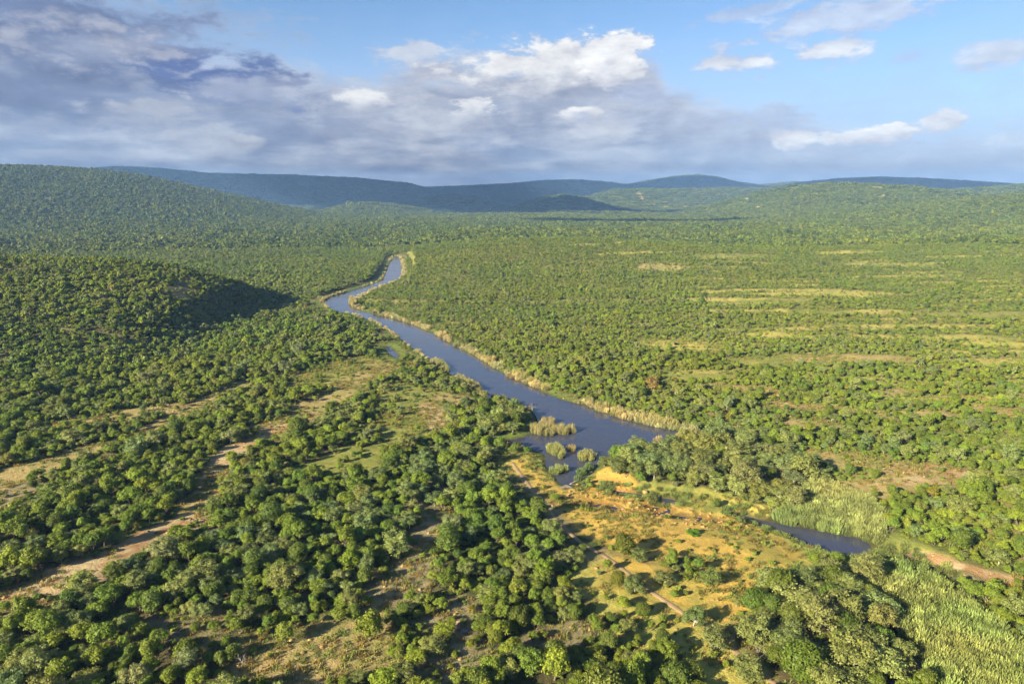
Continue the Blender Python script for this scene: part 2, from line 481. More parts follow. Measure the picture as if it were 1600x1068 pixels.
# ------------------------------------------------------------------ clearings and ground kinds
SAND, SOIL, DRY, GRASS, ORANGE, STRAW = range(6)
STROKES = [  # kind, half width in metres, how bare, picture points
    (SAND, 3.3, 1.0, [(-60, 975), (0, 942), (100, 902), (210, 858), (285, 818)]),
    (DRY, 2.1, 1.0, [(285, 818), (318, 776), (335, 740), (365, 706), (405, 684), (440, 668), (530, 614), (605, 570)]),
    (DRY, 2.4, .95, [(150, 703), (215, 680), (300, 640), (380, 600)]),
    (GRASS, 2.6, .95, [(560, 735), (610, 690), (650, 650), (690, 622)]),
    (DRY, 2.0, .9, [(552, 1004), (610, 930), (655, 865), (690, 812)]),
    (SOIL, 2.2, .8, [(-60, 985), (0, 968), (60, 945)]),
    (SAND, 2.6, .9, [(335, 738), (365, 705), (405, 684), (440, 668)]),
    (DRY, 4.8, .9, [(430, 672), (480, 645), (530, 616), (565, 592), (600, 572)]),
    (GRASS, 12., .8, [(500, 590), (540, 578), (590, 568)]),
    (DRY, 4.2, .9, [(-40, 765), (0, 752), (50, 735), (100, 718), (150, 703)]),
    (SOIL, 4.0, .8, [(-40, 795), (0, 785), (30, 770)]),
    (DRY, 4.0, .75, [(90, 664), (150, 655), (200, 648), (250, 640)]),
    (GRASS, 8., .75, [(640, 612), (655, 640), (645, 665)]),
    (SAND, 2.2, 1., [(668, 632), (678, 648), (690, 668)]),
    (DRY, 4.0, .8, [(675, 632), (705, 622), (730, 626)]),
    (GRASS, 5.0, .8, [(500, 735), (525, 722), (545, 712)]),
    (DRY, 5.5, 1., [(455, 1040), (490, 1022), (530, 1010), (552, 1004)]),
    (SOIL, 3.5, .7, [(610, 925), (640, 905), (655, 880)]),
    (SOIL, 2.2, .6, [(650, 850), (668, 825), (690, 815)]),
    (SOIL, 3.0, .7, [(695, 975), (712, 965), (722, 955)]),
    (SOIL, 4.0, .75, [(850, 1005), (880, 1000), (900, 985)]),
    (SOIL, 3.5, .6, [(700, 1045), (730, 1030)]),
    (SOIL, 4.5, .9, [(800, 735), (820, 762), (850, 795), (880, 815)]),
    (DRY, 5.0, .9, [(815, 725), (840, 740), (870, 768), (890, 780)]),
    (STRAW, 6.0, .9, [(800, 722), (830, 722), (850, 745)]),
    (DRY, 5.0, .8, [(930, 870), (960, 910), (990, 950), (1040, 985), (1090, 1010)]),
    (DRY, 8.0, .8, [(1020, 905), (1060, 930), (1100, 950), (1140, 960)]),
    (STRAW, 5.0, .7, [(960, 960), (1010, 990), (1080, 1030), (1150, 1060)]),
    (SAND, 2.4, 1.0, [(1010, 702), (1040, 697), (1075, 688)]),
    (ORANGE, 3.8, 1.0, [(1085, 684), (1115, 678), (1150, 672)]),
    (GRASS, 4.0, .55, [(1010, 762), (1060, 772), (1100, 782), (1150, 798)]),
    (STRAW, 1.9, 1.0, [(1098, 768), (1125, 782), (1155, 794), (1185, 800)]),
    (STRAW, 7.0, .95, [(1110, 825), (1160, 840), (1210, 850), (1250, 862)]),
    (STRAW, 6.0, .9, [(1160, 900), (1190, 890), (1215, 880)]),
    (SAND, 1.5, 1.0, [(1430, 868), (1480, 880), (1540, 896), (1610, 912)]),
    (SOIL, 1.5, .8, [(1470, 890), (1530, 908), (1600, 925)]),
    (GRASS, 4.0, .9, [(1385, 845), (1420, 868), (1460, 885)]),
    (DRY, 6.0, .85, [(1280, 715), (1330, 720), (1380, 728)]),
    (SAND, 6.5, .85, [(1390, 745), (1430, 738), (1480, 742)]),
    (DRY, 5.0, .8, [(1345, 765), (1400, 760), (1450, 752)]),
    (SAND, 4.5, .85, [(1222, 634), (1265, 638), (1310, 640)]),
    (DRY, 4.0, .8, [(1240, 662), (1290, 665)]),
    (DRY, 3.5, .75, [(1380, 618), (1420, 612)]), (DRY, 3.5, .7, [(1380, 650), (1470, 648)]),
    (GRASS, 4.5, .9, [(1120, 470), (1180, 469), (1245, 469)]),
    (GRASS, 4.5, .85, [(1180, 488), (1240, 487), (1305, 488)]),
    (STRAW, 5.0, .85, [(1170, 523), (1215, 522), (1250, 527)]),
    (STRAW, 4.0, .8, [(1005, 537), (1060, 535), (1085, 537)]),
    (GRASS, 6.0, .85, [(1165, 566), (1230, 562), (1265, 560)]),
    (DRY, 6.0, .85, [(1265, 562), (1340, 560), (1410, 562)]),
    (GRASS, 6.0, .8, [(1060, 590), (1110, 585)]), (DRY, 5., .8, [(1135, 606), (1200, 612)]),
    (STRAW, 4.5, .8, [(1345, 487), (1400, 486)]), (DRY, 3.5, .8, [(1360, 490), (1375, 489)]),
    (GRASS, 5.0, .75, [(1440, 488), (1500, 492), (1600, 490)]),
    (STRAW, 2.2, .6, [(890, 383), (960, 381), (1040, 379), (1150, 380)]),
    (STRAW, 2.4, .6, [(935, 397), (1000, 395), (1060, 393)]),
    (GRASS, 7.0, .7, [(1100, 402), (1200, 400)]), (DRY, 8.0, .6, [(1020, 418), (1040, 418)]),
    (GRASS, 8.0, .7, [(1340, 412), (1440, 415)]),
    (DRY, 5.0, .7, [(1540, 640), (1600, 650)]), (STRAW, 5.0, .7, [(1530, 535), (1600, 540)]),
    (DRY, 6.0, .9, [(995, 300), (1003, 310)]),
    (GRASS, 4.0, .7, [(480, 470), (440, 478)]), (GRASS, 5.0, .6, [(470, 495), (500, 490)]),
]
_all = dropl([q for st in STROKES for q in st[3]])
_i = 0
for _n, (k_, w_, b_, p_) in enumerate(STROKES):
    STROKES[_n] = (k_, w_ * (1.0 if p_[0][0] > 780 and p_[0][1] > 660 else (1.75 if p_[0][1] < 500 else 1.2) if p_[0][0] > 850 and p_[0][1] < 660 else 1.45) + .3, min(1.0, b_ * 1.12), _all[_i:_i + len(p_)]); _i += len(p_)
FLAT_PX = [(795, 718), (840, 728), (870, 758), (893, 764), (925, 742), (950, 728), (985, 742), (1012, 777), (1100, 797), (1150, 812), (1215, 834),
           (1245, 865), (1225, 895), (1180, 905), (1150, 900), (1110, 920), (1040, 880), (985, 880), (930, 850), (880, 805), (825, 765)]
STROKES.append((STRAW, 7.0, .80, dropl([(950, 905), (1000, 955), (1070, 1010), (1150, 1062)])))
STROKES.append((ORANGE, 7.0, .88, dropl([(1000, 900), (1060, 915), (1110, 935), (1150, 925)])))
STROKES.append((STRAW, 6.0, .8, dropl([(1130, 880), (1180, 890), (1220, 885)])))
OFLAT = smooth(flat(FLAT_PX, 0.3), 2)
SANDBAR = smooth(flat([(925, 735), (955, 728), (985, 742), (1008, 768), (990, 772), (950, 762), (930, 750)], 0.5), 2)
REEDS_PX = [(1310, 868), (1350, 872), (1400, 872), (1440, 893), (1480, 915), (1520, 950), (1560, 1000), (1640, 1040), (1660, 1110),
            (1460, 1110), (1425, 1040), (1400, 990), (1370, 950), (1330, 920)]
REEDFIELD = smooth(flat(REEDS_PX, 0), 2)
NREED_PX = [(1205, 802), (1225, 785), (1250, 765), (1290, 760), (1345, 778), (1385, 810), (1392, 840), (1366, 845), (1330, 834), (1280, 825), (1235, 816)]
NREED = smooth(flat(NREED_PX, 0), 2)
TRACK = dropl([(800, 722), (822, 752), (850, 790), (880, 822), (912, 850), (945, 868), (975, 890), (1010, 918), (1050, 945), (1085, 968), (1115, 985), (1140, 1010), (1170, 1032), (1200, 1058), (1240, 1095)])
CANOPY_RIGHT = smooth(flat([(940, 705), (985, 690), (1030, 690), (1150, 685), (1240, 700), (1300, 760), (1250, 790), (1200, 795), (1130, 780), (1060, 770), (1010, 760)], 0), 1)
GROVE = smooth(flat([(1110, 930), (1180, 905), (1260, 890), (1320, 920), (1380, 960), (1430, 1068), (1430, 1110), (1160, 1110), (1140, 1000)], 0), 1)


def wet_all(x, y): return poly_sd(x, y, RIVER)


def clearings(x, y):
    """ground kind weights (n,6) and how bare of trees (n)"""
    w = np.zeros((len(x), 6)); bare = np.zeros(len(x))
    wob = (fbm(x / 7, y / 7, 41, 3) - 0.5)
    for k, hw, b, pts in STROKES:
        a = np.array(pts); pad = hw * 4 + 6
        m = (x > a[:, 0].min() - pad) & (x < a[:, 0].max() + pad) & (y > a[:, 1].min() - pad) & (y < a[:, 1].max() + pad)
        if not m.any(): continue
        d = seg_dist(x[m], y[m], pts) + wob[m] * hw * 1.5
        s = sst(d, hw * 1.35, hw * 0.7)
        w[m, k] = np.maximum(w[m, k], s)
        bare[m] = np.maximum(bare[m], s * b)
    s = sst(poly_sd(x, y, OFLAT) + wob * 8, 2.5, -2.5)
    w[:, ORANGE] = np.maximum(w[:, ORANGE], s); bare = np.maximum(bare, s * 0.995)
    s = sst(poly_sd(x, y, SANDBAR) + wob * 3, 1, -1)
    bare = np.maximum(bare, s)
    d = seg_dist(x, y, TRACK)
    bare = np.maximum(bare, sst(d, 3.6, 2.0))
    # random glades, drawn out sideways on the far bank terraces
    fb = far_bank(x, y)
    t = fbm(x / 75, y / 9, 51, 3)
    s = sst(t, 0.60, 0.66) * fb * sst(wet_all(x, y), 30, 90) * sst(x / np.maximum(y, 1), .12, .28)
    w[:, STRAW] = np.maximum(w[:, STRAW], s * .8); w[:, DRY] = np.maximum(w[:, DRY], s * sst(fbm(x / 30, y / 12, 55, 2), .5, .6))
    bare = np.maximum(bare, s * 0.85)
    t = fbm(x / 24, y / 20, 57, 3)
    s = sst(t, 0.69, 0.76) * (1 - fb)
    w[:, SOIL] = np.maximum(w[:, SOIL], s * .6); bare = np.maximum(bare, s * 0.6)
    return w, bare


FARBANK = flat([(640, 372), (632, 400), (632, 435), (600, 448), (556, 470), (548, 480), (650, 512), (750, 565), (830, 606), (920, 636), (1060, 676), (1200, 700),
                (1300, 770), (1390, 830), (1480, 880), (1700, 980)], 0) + [(900, 60), (4500, 60), (4500, 3500), (-250, 3500)]


def far_bank(x, y):
    return sst(poly_sd(x, y, FARBANK), 10, -15)


# ------------------------------------------------------------------ mesh helpers
COL = scene.collection
DATA = bpy.data


def mesh_from(name, verts, faces, mats=(), mat_idx=None, fattr=None, smooth_shade=False):
    """faces: list of (k,n) int arrays of equal polygon size, or one array"""
    if isinstance(faces, np.ndarray): faces = [faces]
    me = DATA.meshes.new(name)
    verts = np.asarray(verts, np.float32)
    me.vertices.add(len(verts)); me.vertices.foreach_set('co', verts.ravel())
    sizes = np.concatenate([np.full(len(f), f.shape[1]) for f in faces]) if faces else np.zeros(0, int)
    idx = np.concatenate([f.ravel() for f in faces]) if faces else np.zeros(0, int)
    me.loops.add(len(idx)); me.loops.foreach_set('vertex_index', idx.astype(np.int32))
    me.polygons.add(len(sizes))
    me.polygons.foreach_set('loop_start', np.concatenate([[0], np.cumsum(sizes)[:-1]]).astype(np.int32))
    for m in mats: me.materials.append(m)
    if mat_idx is not None: me.polygons.foreach_set('material_index', np.asarray(mat_idx, np.int32))
    if smooth_shade: me.polygons.foreach_set('use_smooth', np.ones(len(sizes), bool))
    me.update(calc_edges=True)
    if fattr is not None:
        a = me.attributes.new('var', 'FLOAT', 'FACE'); a.data.foreach_set('value', np.asarray(fattr, np.float32))
    return me


def link(name, me, parent=None, **props):
    o = DATA.objects.new(name, me); COL.objects.link(o)
    if parent is not None: o.parent = parent
    for k, v in props.items(): o[k] = v
    return o


# ------------------------------------------------------------------ materials
def material(name):
    m = DATA.materials.new(name); m.use_nodes = True
    T = NT(m.node_tree)
    b = next(n for n in T.n if n.type == 'BSDF_PRINCIPLED')
    out = next(n for n in T.n if n.type == 'OUTPUT_MATERIAL')
    return m, T, b, out


def ground_material():
    m, T, b, out = material('ground')
    a = T.node('ShaderNodeAttribute', attribute_name='col')
    pos = T.node('ShaderNodeNewGeometry').outputs['Position']
    n1 = T.noise(pos, 0.55, 5, 0.65)
    n2 = T.noise(pos, 2.6, 4, 0.7)
    n3 = T.noise(pos, 0.11, 4, 0.6)
    k = T.m('ADD', T.m('ADD', T.m('MULTIPLY', n1, 0.9), T.m('MULTIPLY', n2, 0.9)), T.m('MULTIPLY', n3, 0.4))
    k = T.m('ADD', T.m('MULTIPLY', T.m('SUBTRACT', k, 1.1), 1.1), 1.0)
    c = T.mix(1.0, a.outputs['Color'], T.xyz(k, k, k), 'MULTIPLY')
    # scattered green sprouts and darker stones
    g = T.step(n1, 0.60, 0.70)
    c = T.mix(T.m('MULTIPLY', g, 0.45), c, (0.13, 0.15, 0.035, 1))
    s = T.step(T.noise(pos, 1.3, 3, 0.6), 0.66, 0.72)
    c = T.mix(T.m('MULTIPLY', s, 0.5), c, (0.10, 0.075, 0.05, 1))
    T.put(b.inputs['Base Color'], c)
    b.inputs['Roughness'].default_value = 0.95
    b.inputs['Specular IOR Level'].default_value = 0.1
    bp = T.node('ShaderNodeBump'); bp.inputs['Strength'].default_value = 0.9; bp.inputs['Distance'].default_value = 0.35
    T.put(bp.inputs['Height'], T.m('ADD', n1, n2)); T.put(b.inputs['Normal'], bp.outputs[0])
    return m


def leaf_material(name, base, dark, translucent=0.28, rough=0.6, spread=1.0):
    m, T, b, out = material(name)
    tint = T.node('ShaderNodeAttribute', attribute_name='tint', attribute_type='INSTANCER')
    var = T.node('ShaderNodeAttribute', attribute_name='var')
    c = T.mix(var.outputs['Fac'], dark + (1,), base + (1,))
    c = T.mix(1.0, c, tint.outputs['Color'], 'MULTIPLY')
    T.put(b.inputs['Base Color'], c)
    b.inputs['Roughness'].default_value = rough
    b.inputs['Specular IOR Level'].default_value = 0.25
    tr = T.node('ShaderNodeBsdfTranslucent')
    T.put(tr.inputs[0], T.mix(0.5, c, T.mix(1.0, c, (1.25, 1.15, 0.5, 1), 'MULTIPLY')))
    mx = T.node('ShaderNodeMixShader'); mx.inputs[0].default_value = translucent
    T.put(mx.inputs[1], b.outputs[0]); T.put(mx.inputs[2], tr.outputs[0])
    T.put(out.inputs['Surface'], mx.outputs[0])
    return m


def plain_material(name, c1, c2, scale, rough=0.9, bump=0.4, dist=0.05):
    m, T, b, out = material(name)
    pos = T.node('ShaderNodeTexCoord').outputs['Object']
    n = T.noise(pos, scale, 5, 0.65)
    T.put(b.inputs['Base Color'], T.mix(T.step(n, 0.35, 0.65), c1 + (1,), c2 + (1,)))
    b.inputs['Roughness'].default_value = rough
    b.inputs['Specular IOR Level'].default_value = 0.2
    bp = T.node('ShaderNodeBump'); bp.inputs['Strength'].default_value = bump; bp.inputs['Distance'].default_value = dist
    T.put(bp.inputs['Height'], n); T.put(b.inputs['Normal'], bp.outputs[0])
    return m


def water_material():
    m, T, b, out = material('river_water')
    pos = T.node('ShaderNodeNewGeometry').outputs['Position']
    n = T.noise(pos, 0.05, 3, 0.5)
    T.put(b.inputs['Base Color'], T.mix(n, (0.040, 0.045, 0.072, 1), (0.052, 0.054, 0.074, 1)))
    b.inputs['IOR'].default_value = 1.333
    T.put(b.inputs['Roughness'], T.step(T.noise(pos, 0.035, 4, 0.6, 1.0), .42, .62, 0.03, 0.17))
    b.inputs['Specular IOR Level'].default_value = 0.62
    w1 = T.noise(pos, 1.1, 3, 0.6); w2 = T.noise(pos, 0.16, 3, 0.5)
    bp = T.node('ShaderNodeBump'); bp.inputs['Strength'].default_value = 0.35; bp.inputs['Distance'].default_value = 0.12
    T.put(bp.inputs['Height'], T.m('ADD', w1, T.m('MULTIPLY', w2, 1.4))); T.put(b.inputs['Normal'], bp.outputs[0])
    return m


M_GROUND = ground_material()
M_WATER = water_material()
M_LEAF = leaf_material('broad_leaves', (0.215, 0.275, 0.026), (0.112, 0.158, 0.016), 0.24)
M_ACACIA = leaf_material('acacia_leaves', (0.218, 0.252, 0.066), (0.135, 0.160, 0.036), 0.20)
M_DARK = leaf_material('evergreen_leaves', (0.150, 0.195, 0.022), (0.076, 0.108, 0.014), 0.20, 0.5)
M_SHRUB = leaf_material('shrub_leaves', (0.225, 0.275, 0.030), (0.122, 0.160, 0.018), 0.24)
M_REED = leaf_material('reed_blades', (0.40, 0.375, 0.17), (0.21, 0.235, 0.075), 0.30)
M_GRASS = leaf_material('grass_blades', (0.27, 0.24, 0.06), (0.16, 0.17, 0.035), 0.30)
M_BARK = plain_material('bark', (0.10, 0.075, 0.05), (0.17, 0.13, 0.09), 4.0)
M_PALEBARK = plain_material('pale_bark', (0.34, 0.30, 0.23), (0.46, 0.41, 0.33), 4.0)
M_DEAD = plain_material('dead_wood', (0.20, 0.17, 0.135), (0.30, 0.265, 0.22), 5.0)
M_ROCK = plain_material('sandstone', (0.30, 0.19, 0.12), (0.40, 0.27, 0.17), 1.5, 0.9, 0.7, 0.15)
M_STONE = plain_material('river_stones', (0.42, 0.27, 0.09), (0.22, 0.14, 0.06), 0.9, 0.85, 0.6, 0.1)
M_CONCRETE = plain_material('old_concrete', (0.30, 0.26, 0.20), (0.18, 0.15, 0.12), 1.2, 0.9, 0.5, 0.08)
M_WET = plain_material('wet_concrete', (0.045, 0.04, 0.035), (0.08, 0.065, 0.05), 1.2, 0.5, 0.5, 0.08)
M_TRACK = plain_material('track_dirt', (0.36, 0.25, 0.125), (0.27, 0.185, 0.09), 0.5, 0.95, 0.6, 0.1)


# ------------------------------------------------------------------ terrain
def ground_colour(x, y, z):
    w, bare = clearings(x, y)
    n = fbm(x / 11, y / 11, 61, 4)[:, None]; n2 = fbm(x / 45, y / 45, 65, 3)[:, None]; nf = fbm(x / 2.2, y / 2.2, 68, 3)[:, None]
    fb = far_bank(x, y)[:, None]
    a, b = np.array([.060, .078, .020]), np.array([.11, .085, .042])
    c = a + (b - a) * sst(n * .6 + nf * .4, .45, .62)
    a2, b2 = np.array([.15, .165, .04]), np.array([.235, .20, .065])
    cr = a2 + (b2 - a2) * sst(n, .42, .6)
    c = c * (1 - fb) + cr * fb
    r = np.hypot(x, y)[:, None]
    woods = np.array([.075, .10, .028])
    c = c + (woods - c) * sst(r, 1500, 3000)
    pal = [(.43, .325, .165), (.30, .245, .125), (.37, .275, .11), (.25, .245, .055), (.56, .375, .075), (.44, .38, .085)]
    alt = [(.34, .20, .09), (.20, .17, .08), (.28, .24, .08), (.18, .20, .045), (.50, .335, .075), (.32, .31, .07)]
    for k in (GRASS, DRY, SOIL, SAND, STRAW, ORANGE):
        p = np.array(pal[k]); q = np.array(alt[k])
        ck = q + (p - q) * sst(nf * .6 + n * .4, .38, .60)
        f = w[:, k:k + 1]
        c = c * (1 - f) + ck * f
    # grass growing back over the orange flat towards the pool
    f = w[:, ORANGE:ORANGE + 1] * sst(n2 * .5 + n * .5, .53, .60) * 0.75
    c = c * (1 - f) + np.array([.27, .25, .055]) * f
    s = sst(poly_sd(x, y, SANDBAR) + (nf[:, 0] - .5) * 3, .8, -.8)[:, None]
    c = c * (1 - s) + (np.array([.60, .40, .085]) * (.85 + .3 * nf)) * s
    # damp margins and the river bed
    sd = np.minimum(poly_sd(x, y, RIVER), poly_sd(x, y, POND))
    g = (sst(sd, 7, 2) * (1 - sst(w[:, ORANGE], .2, .6)))[:, None]
    c = c * (1 - g) + np.array([.13, .17, .035]) * g
    sp = poly_sd(x, y, POOL)
    for s_ in STREAMS: sp = np.minimum(sp, poly_sd(x, y, s_))
    wet = np.maximum(sst(sd, 1.2, 0.0), sst(sp, 2.2, 0.2))[:, None]
    c = c * (1 - wet * .75) + np.array([.06, .045, .025]) * wet * .75
    rust = (sst(sp, 9, 2) * sst(n[:, 0], .45, .6) * w[:, ORANGE])[:, None]
    c = c * (1 - rust * .6) + np.array([.42, .22, .045]) * rust * .6
    return c, bare


def build_terrain():
    rows = [25.0]
    while rows[-1] < 9500:
        r = rows[-1]
        rows.append(r + max(min(r * r / (CAM_H * F_PX) * 3.0, 0.0125 * r + 0.4), 0.25 if r > 80 else 2.5))
    rows = np.array(rows)
    core = np.linspace(R_(-41), R_(41), 620)
    side = R_(41) + (np.linspace(0, 1, 40)[1:] ** 1.6) * R_(80)
    az = np.concatenate([-side[::-1], core, side])
    rr, aa = np.meshgrid(rows, az, indexing='ij')
    x, y = (rr * np.sin(aa)).ravel(), (rr * np.cos(aa)).ravel()
    z = height(x, y)
    nr, nc = len(rows), len(az)
    i = (np.arange(nr - 1)[:, None] * nc + np.arange(nc - 1)[None, :]).ravel()
    f = np.stack([i, i + 1, i + nc + 1, i + nc], 1)
    me = mesh_from('ground', np.stack([x, y, z], 1), f, [M_GROUND], smooth_shade=True)
    c, _ = ground_colour(x, y, z)
    a = me.attributes.new('col', 'FLOAT_COLOR', 'POINT')
    a.data.foreach_set('color', np.concatenate([c, np.ones((len(c), 1))], 1).astype(np.float32).ravel())
    print('terrain verts', len(x))
    return link('ground', me, kind='structure')


build_terrain()


def water_sheet(name, outline, z, cell):
    """level sheet of small cells over the outline, its rim tucked under the banks"""
    a = np.array(outline); lo, hi = a.min(0) - 2 * cell, a.max(0) + 2 * cell
    nx, ny = int((hi[0] - lo[0]) / cell) + 1, int((hi[1] - lo[1]) / cell) + 1
    gx, gy = np.meshgrid(lo[0] + np.arange(nx + 1) * cell, lo[1] + np.arange(ny + 1) * cell)
    sd = poly_sd(gx.ravel(), gy.ravel(), outline).reshape(gx.shape)
    m = np.minimum(np.minimum(sd[:-1, :-1], sd[1:, :-1]), np.minimum(sd[:-1, 1:], sd[1:, 1:])) < .35
    j, i = np.nonzero(m)
    w = nx + 1
    f = np.stack([j * w + i, j * w + i + 1, (j + 1) * w + i + 1, (j + 1) * w + i], 1)
    used, inv = np.unique(f, return_inverse=True)
    V = np.stack([gx.ravel()[used], gy.ravel()[used], np.full(len(used), z)], 1)
    return link(name, mesh_from(name, V, inv.reshape(-1, 4), [M_WATER]), kind='structure')


water_sheet('river', RIVER, 0.0, 1.6)
water_sheet('backwater_pond', POND, 0.0, .8)
water_sheet('pool', POOL, LOWZ, .7)
for s in STREAMS: water_sheet('puddle', s, LOWZ, .3)


def build_track():
    p = np.array(TRACK)
    q = []
    for i in range(len(p) - 1):                      # Catmull-Rom
        a, b, c, d = p[max(i - 1, 0)], p[i], p[i + 1], p[min(i + 2, len(p) - 1)]
        for t in np.linspace(0, 1, 12, endpoint=False):
            q.append(.5 * ((2 * b) + (c - a) * t + (2 * a - 5 * b + 4 * c - d) * t * t + (3 * b - a - 3 * c + d) * t ** 3))
    q = np.array(q)
    t = np.gradient(q, axis=0); t /= np.linalg.norm(t, axis=1)[:, None]
    nrm = np.stack([-t[:, 1], t[:, 0]], 1)
    V = []
    for k, o in enumerate((-.8, -.5, -.17, .17, .5, .8)):
        e = o * (1 + .25 * (fbm(q[:, 0] / 3, q[:, 1] / 3, 70 + k, 2) - .5))
        w = q + nrm * e[:, None]
        dz = {0: -.10, 1: .05, 2: .10, 3: .10, 4: .05, 5: -.10}[k]
        V.append(np.column_stack([w, height(w[:, 0], w[:, 1]) + dz]))
    V = np.stack(V, 1); n = len(q)
    i = (np.arange(n - 1)[:, None] * 6 + np.arange(5)[None, :]).ravel()
    link('dirt_track', mesh_from('dirt_track', V.reshape(-1, 3), np.stack([i, i + 6, i + 7, i + 1], 1), [M_TRACK], smooth_shade=True), kind='structure')


build_track()


# ------------------------------------------------------------------ plant prototypes (unit crown radius, base at the origin)
def ico(sub=0):
    t = (1 + 5 ** .5) / 2
    v = np.array([(-1, t, 0), (1, t, 0), (-1, -t, 0), (1, -t, 0), (0, -1, t), (0, 1, t), (0, -1, -t), (0, 1, -t), (t, 0, -1), (t, 0, 1), (-t, 0, -1), (-t, 0, 1)], float)
    v /= np.linalg.norm(v[0])
    f = [(0, 11, 5), (0, 5, 1), (0, 1, 7), (0, 7, 10), (0, 10, 11), (1, 5, 9), (5, 11, 4), (11, 10, 2), (10, 7, 6), (7, 1, 8),
         (3, 9, 4), (3, 4, 2), (3, 2, 6), (3, 6, 8), (3, 8, 9), (4, 9, 5), (2, 4, 11), (6, 2, 10), (8, 6, 7), (9, 8, 1)]
    for _ in range(sub):
        v = list(map(tuple, v)); cache = {}; g = []
        def mid(a, b):
            k = (min(a, b), max(a, b))
            if k not in cache:
                p = np.array(v[a]) + np.array(v[b]); p /= np.linalg.norm(p); v.append(tuple(p)); cache[k] = len(v) - 1
            return cache[k]
        for a, b, c in f:
            x, y, z = mid(a, b), mid(b, c), mid(c, a)
            g += [(a, x, z), (b, y, x), (c, z, y), (x, y, z)]
        f = g; v = np.array(v)
    return np.array(v), np.array(f)


ICO0, ICO1 = ico(0), ico(1)


class Build:
    def __init__(self): self.v = []; self.q = []; self.t = []; self.qv = []; self.tv = []; self.n = 0
    def quads(self, P, var):
        k = len(P); self.v.append(P.reshape(-1, 3))
        self.q.append(np.arange(k * 4).reshape(k, 4) + self.n); self.qv.append(var); self.n += k * 4
    def tris(self, V, F, var):
        self.v.append(V); self.t.append(F + self.n); self.tv.append(np.full(len(F), var) if np.isscalar(var) else var); self.n += len(V)
    def arrays(self):
        fs, va = [], []
        if self.q: fs.append(np.concatenate(self.q)); va.append(np.concatenate(self.qv))
        if self.t: fs.append(np.concatenate(self.t)); va.append(np.concatenate(self.tv))
        return np.concatenate(self.v), fs, np.concatenate(va)


def unit(a): return a / np.maximum(np.linalg.norm(a, axis=-1, keepdims=True), 1e-9)


def leaf_lobes(B, C, Rl, per, size, g, flat_=1.0, upb=0.3, jit=0.75, core=0.72, spread=0.3):
    """leaf sprays over the outside of a set of lobes, round an opaque filler core whose darker tone paints in the inner shade"""
    n = len(C)
    base = g.random(n)
    c = np.repeat(C, per, 0); r = np.repeat(Rl, per); lv = np.repeat(base, per)
    d = unit(g.normal(size=(n * per, 3)) + np.array([0, 0, .35]))
    d[:, 2] = np.where(d[:, 2] < -.55, -d[:, 2], d[:, 2])
    p = c + d * np.array([1, 1, flat_]) * (r * (0.72 + spread * 1.2 * g.random(n * per)))[:, None]
    nn = unit(d + jit * g.normal(size=d.shape) + np.array([0, 0, upb]))
    t = unit(np.cross(nn, g.normal(size=d.shape))); b = np.cross(nn, t)
    s = size * (0.55 + 0.9 * g.random(n * per))
    a1, a2 = t * s[:, None], b * (s * (.55 + .3 * g.random(n * per)))[:, None]
    P = np.stack([p - a1, p - a2 * .9 + nn * (s * .12)[:, None], p + a1, p + a2 * .9 + nn * (s * .12)[:, None]], 1)
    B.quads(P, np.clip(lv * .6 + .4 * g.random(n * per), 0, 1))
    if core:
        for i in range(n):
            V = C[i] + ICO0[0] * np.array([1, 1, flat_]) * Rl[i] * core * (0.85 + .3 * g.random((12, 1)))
            B.tris(V, ICO0[1], base[i] * .4)  # filler core, toned darker to paint the shade inside the crown


def tube(B, path, rad, sides=6, var=0.5):
    path = np.asarray(path, float); k = len(path)
    ang = np.linspace(0, 2 * np.pi, sides, endpoint=False)
    t = np.gradient(path, axis=0); t = unit(t)
    ref = np.array([1, .13, .07]) if abs(t[0][0]) < .9 else np.array([0, 1, 0.1])
    u = unit(np.cross(t, ref)); w = np.cross(t, u)
    V = path[:, None] + (u[:, None] * np.cos(ang)[None, :, None] + w[:, None] * np.sin(ang)[None, :, None]) * np.asarray(rad)[:, None, None]
    i = (np.arange(k - 1)[:, None] * sides + np.arange(sides)[None, :])
    j = (np.arange(k - 1)[:, None] * sides + (np.arange(sides)[None, :] + 1) % sides)
    P = np.stack([i, j, j + sides, i + sides], 2).reshape(-1, 4)
    V = V.reshape(-1, 3)
    B.v.append(V); B.q.append(P + B.n); B.qv.append(np.full(len(P), var)); B.n += len(V)


def limbs(B, tops, g, trunk_h, r0, stems=1, bend=.12):
    """tapered trunk(s) and limbs reaching towards the lobes"""
    for s in range(stems):
        lean = g.normal(size=2) * (.10 if stems == 1 else .28)
        foot = np.array([g.normal() * .04, g.normal() * .04, -.12]) if stems > 1 else np.array([0, 0, -.12])
        fork = np.array([lean[0], lean[1], trunk_h])
        mid = (foot + fork) / 2 + np.append(g.normal(size=2) * bend * .5, 0)
        k = r0 / (stems ** .5)
        tube(B, [foot, foot * .4 + mid * .6, mid * .4 + fork * .6, fork], [k * 1.35, k, k * .85, k * .75], 6)
        for tp in tops[s::stems]:
            m = (fork + tp) / 2 + np.append(g.normal(size=2) * bend, -.05)
            tube(B, [fork - np.array([0, 0, .05]), m, tp], [k * .55, k * .38, k * .14], 4)


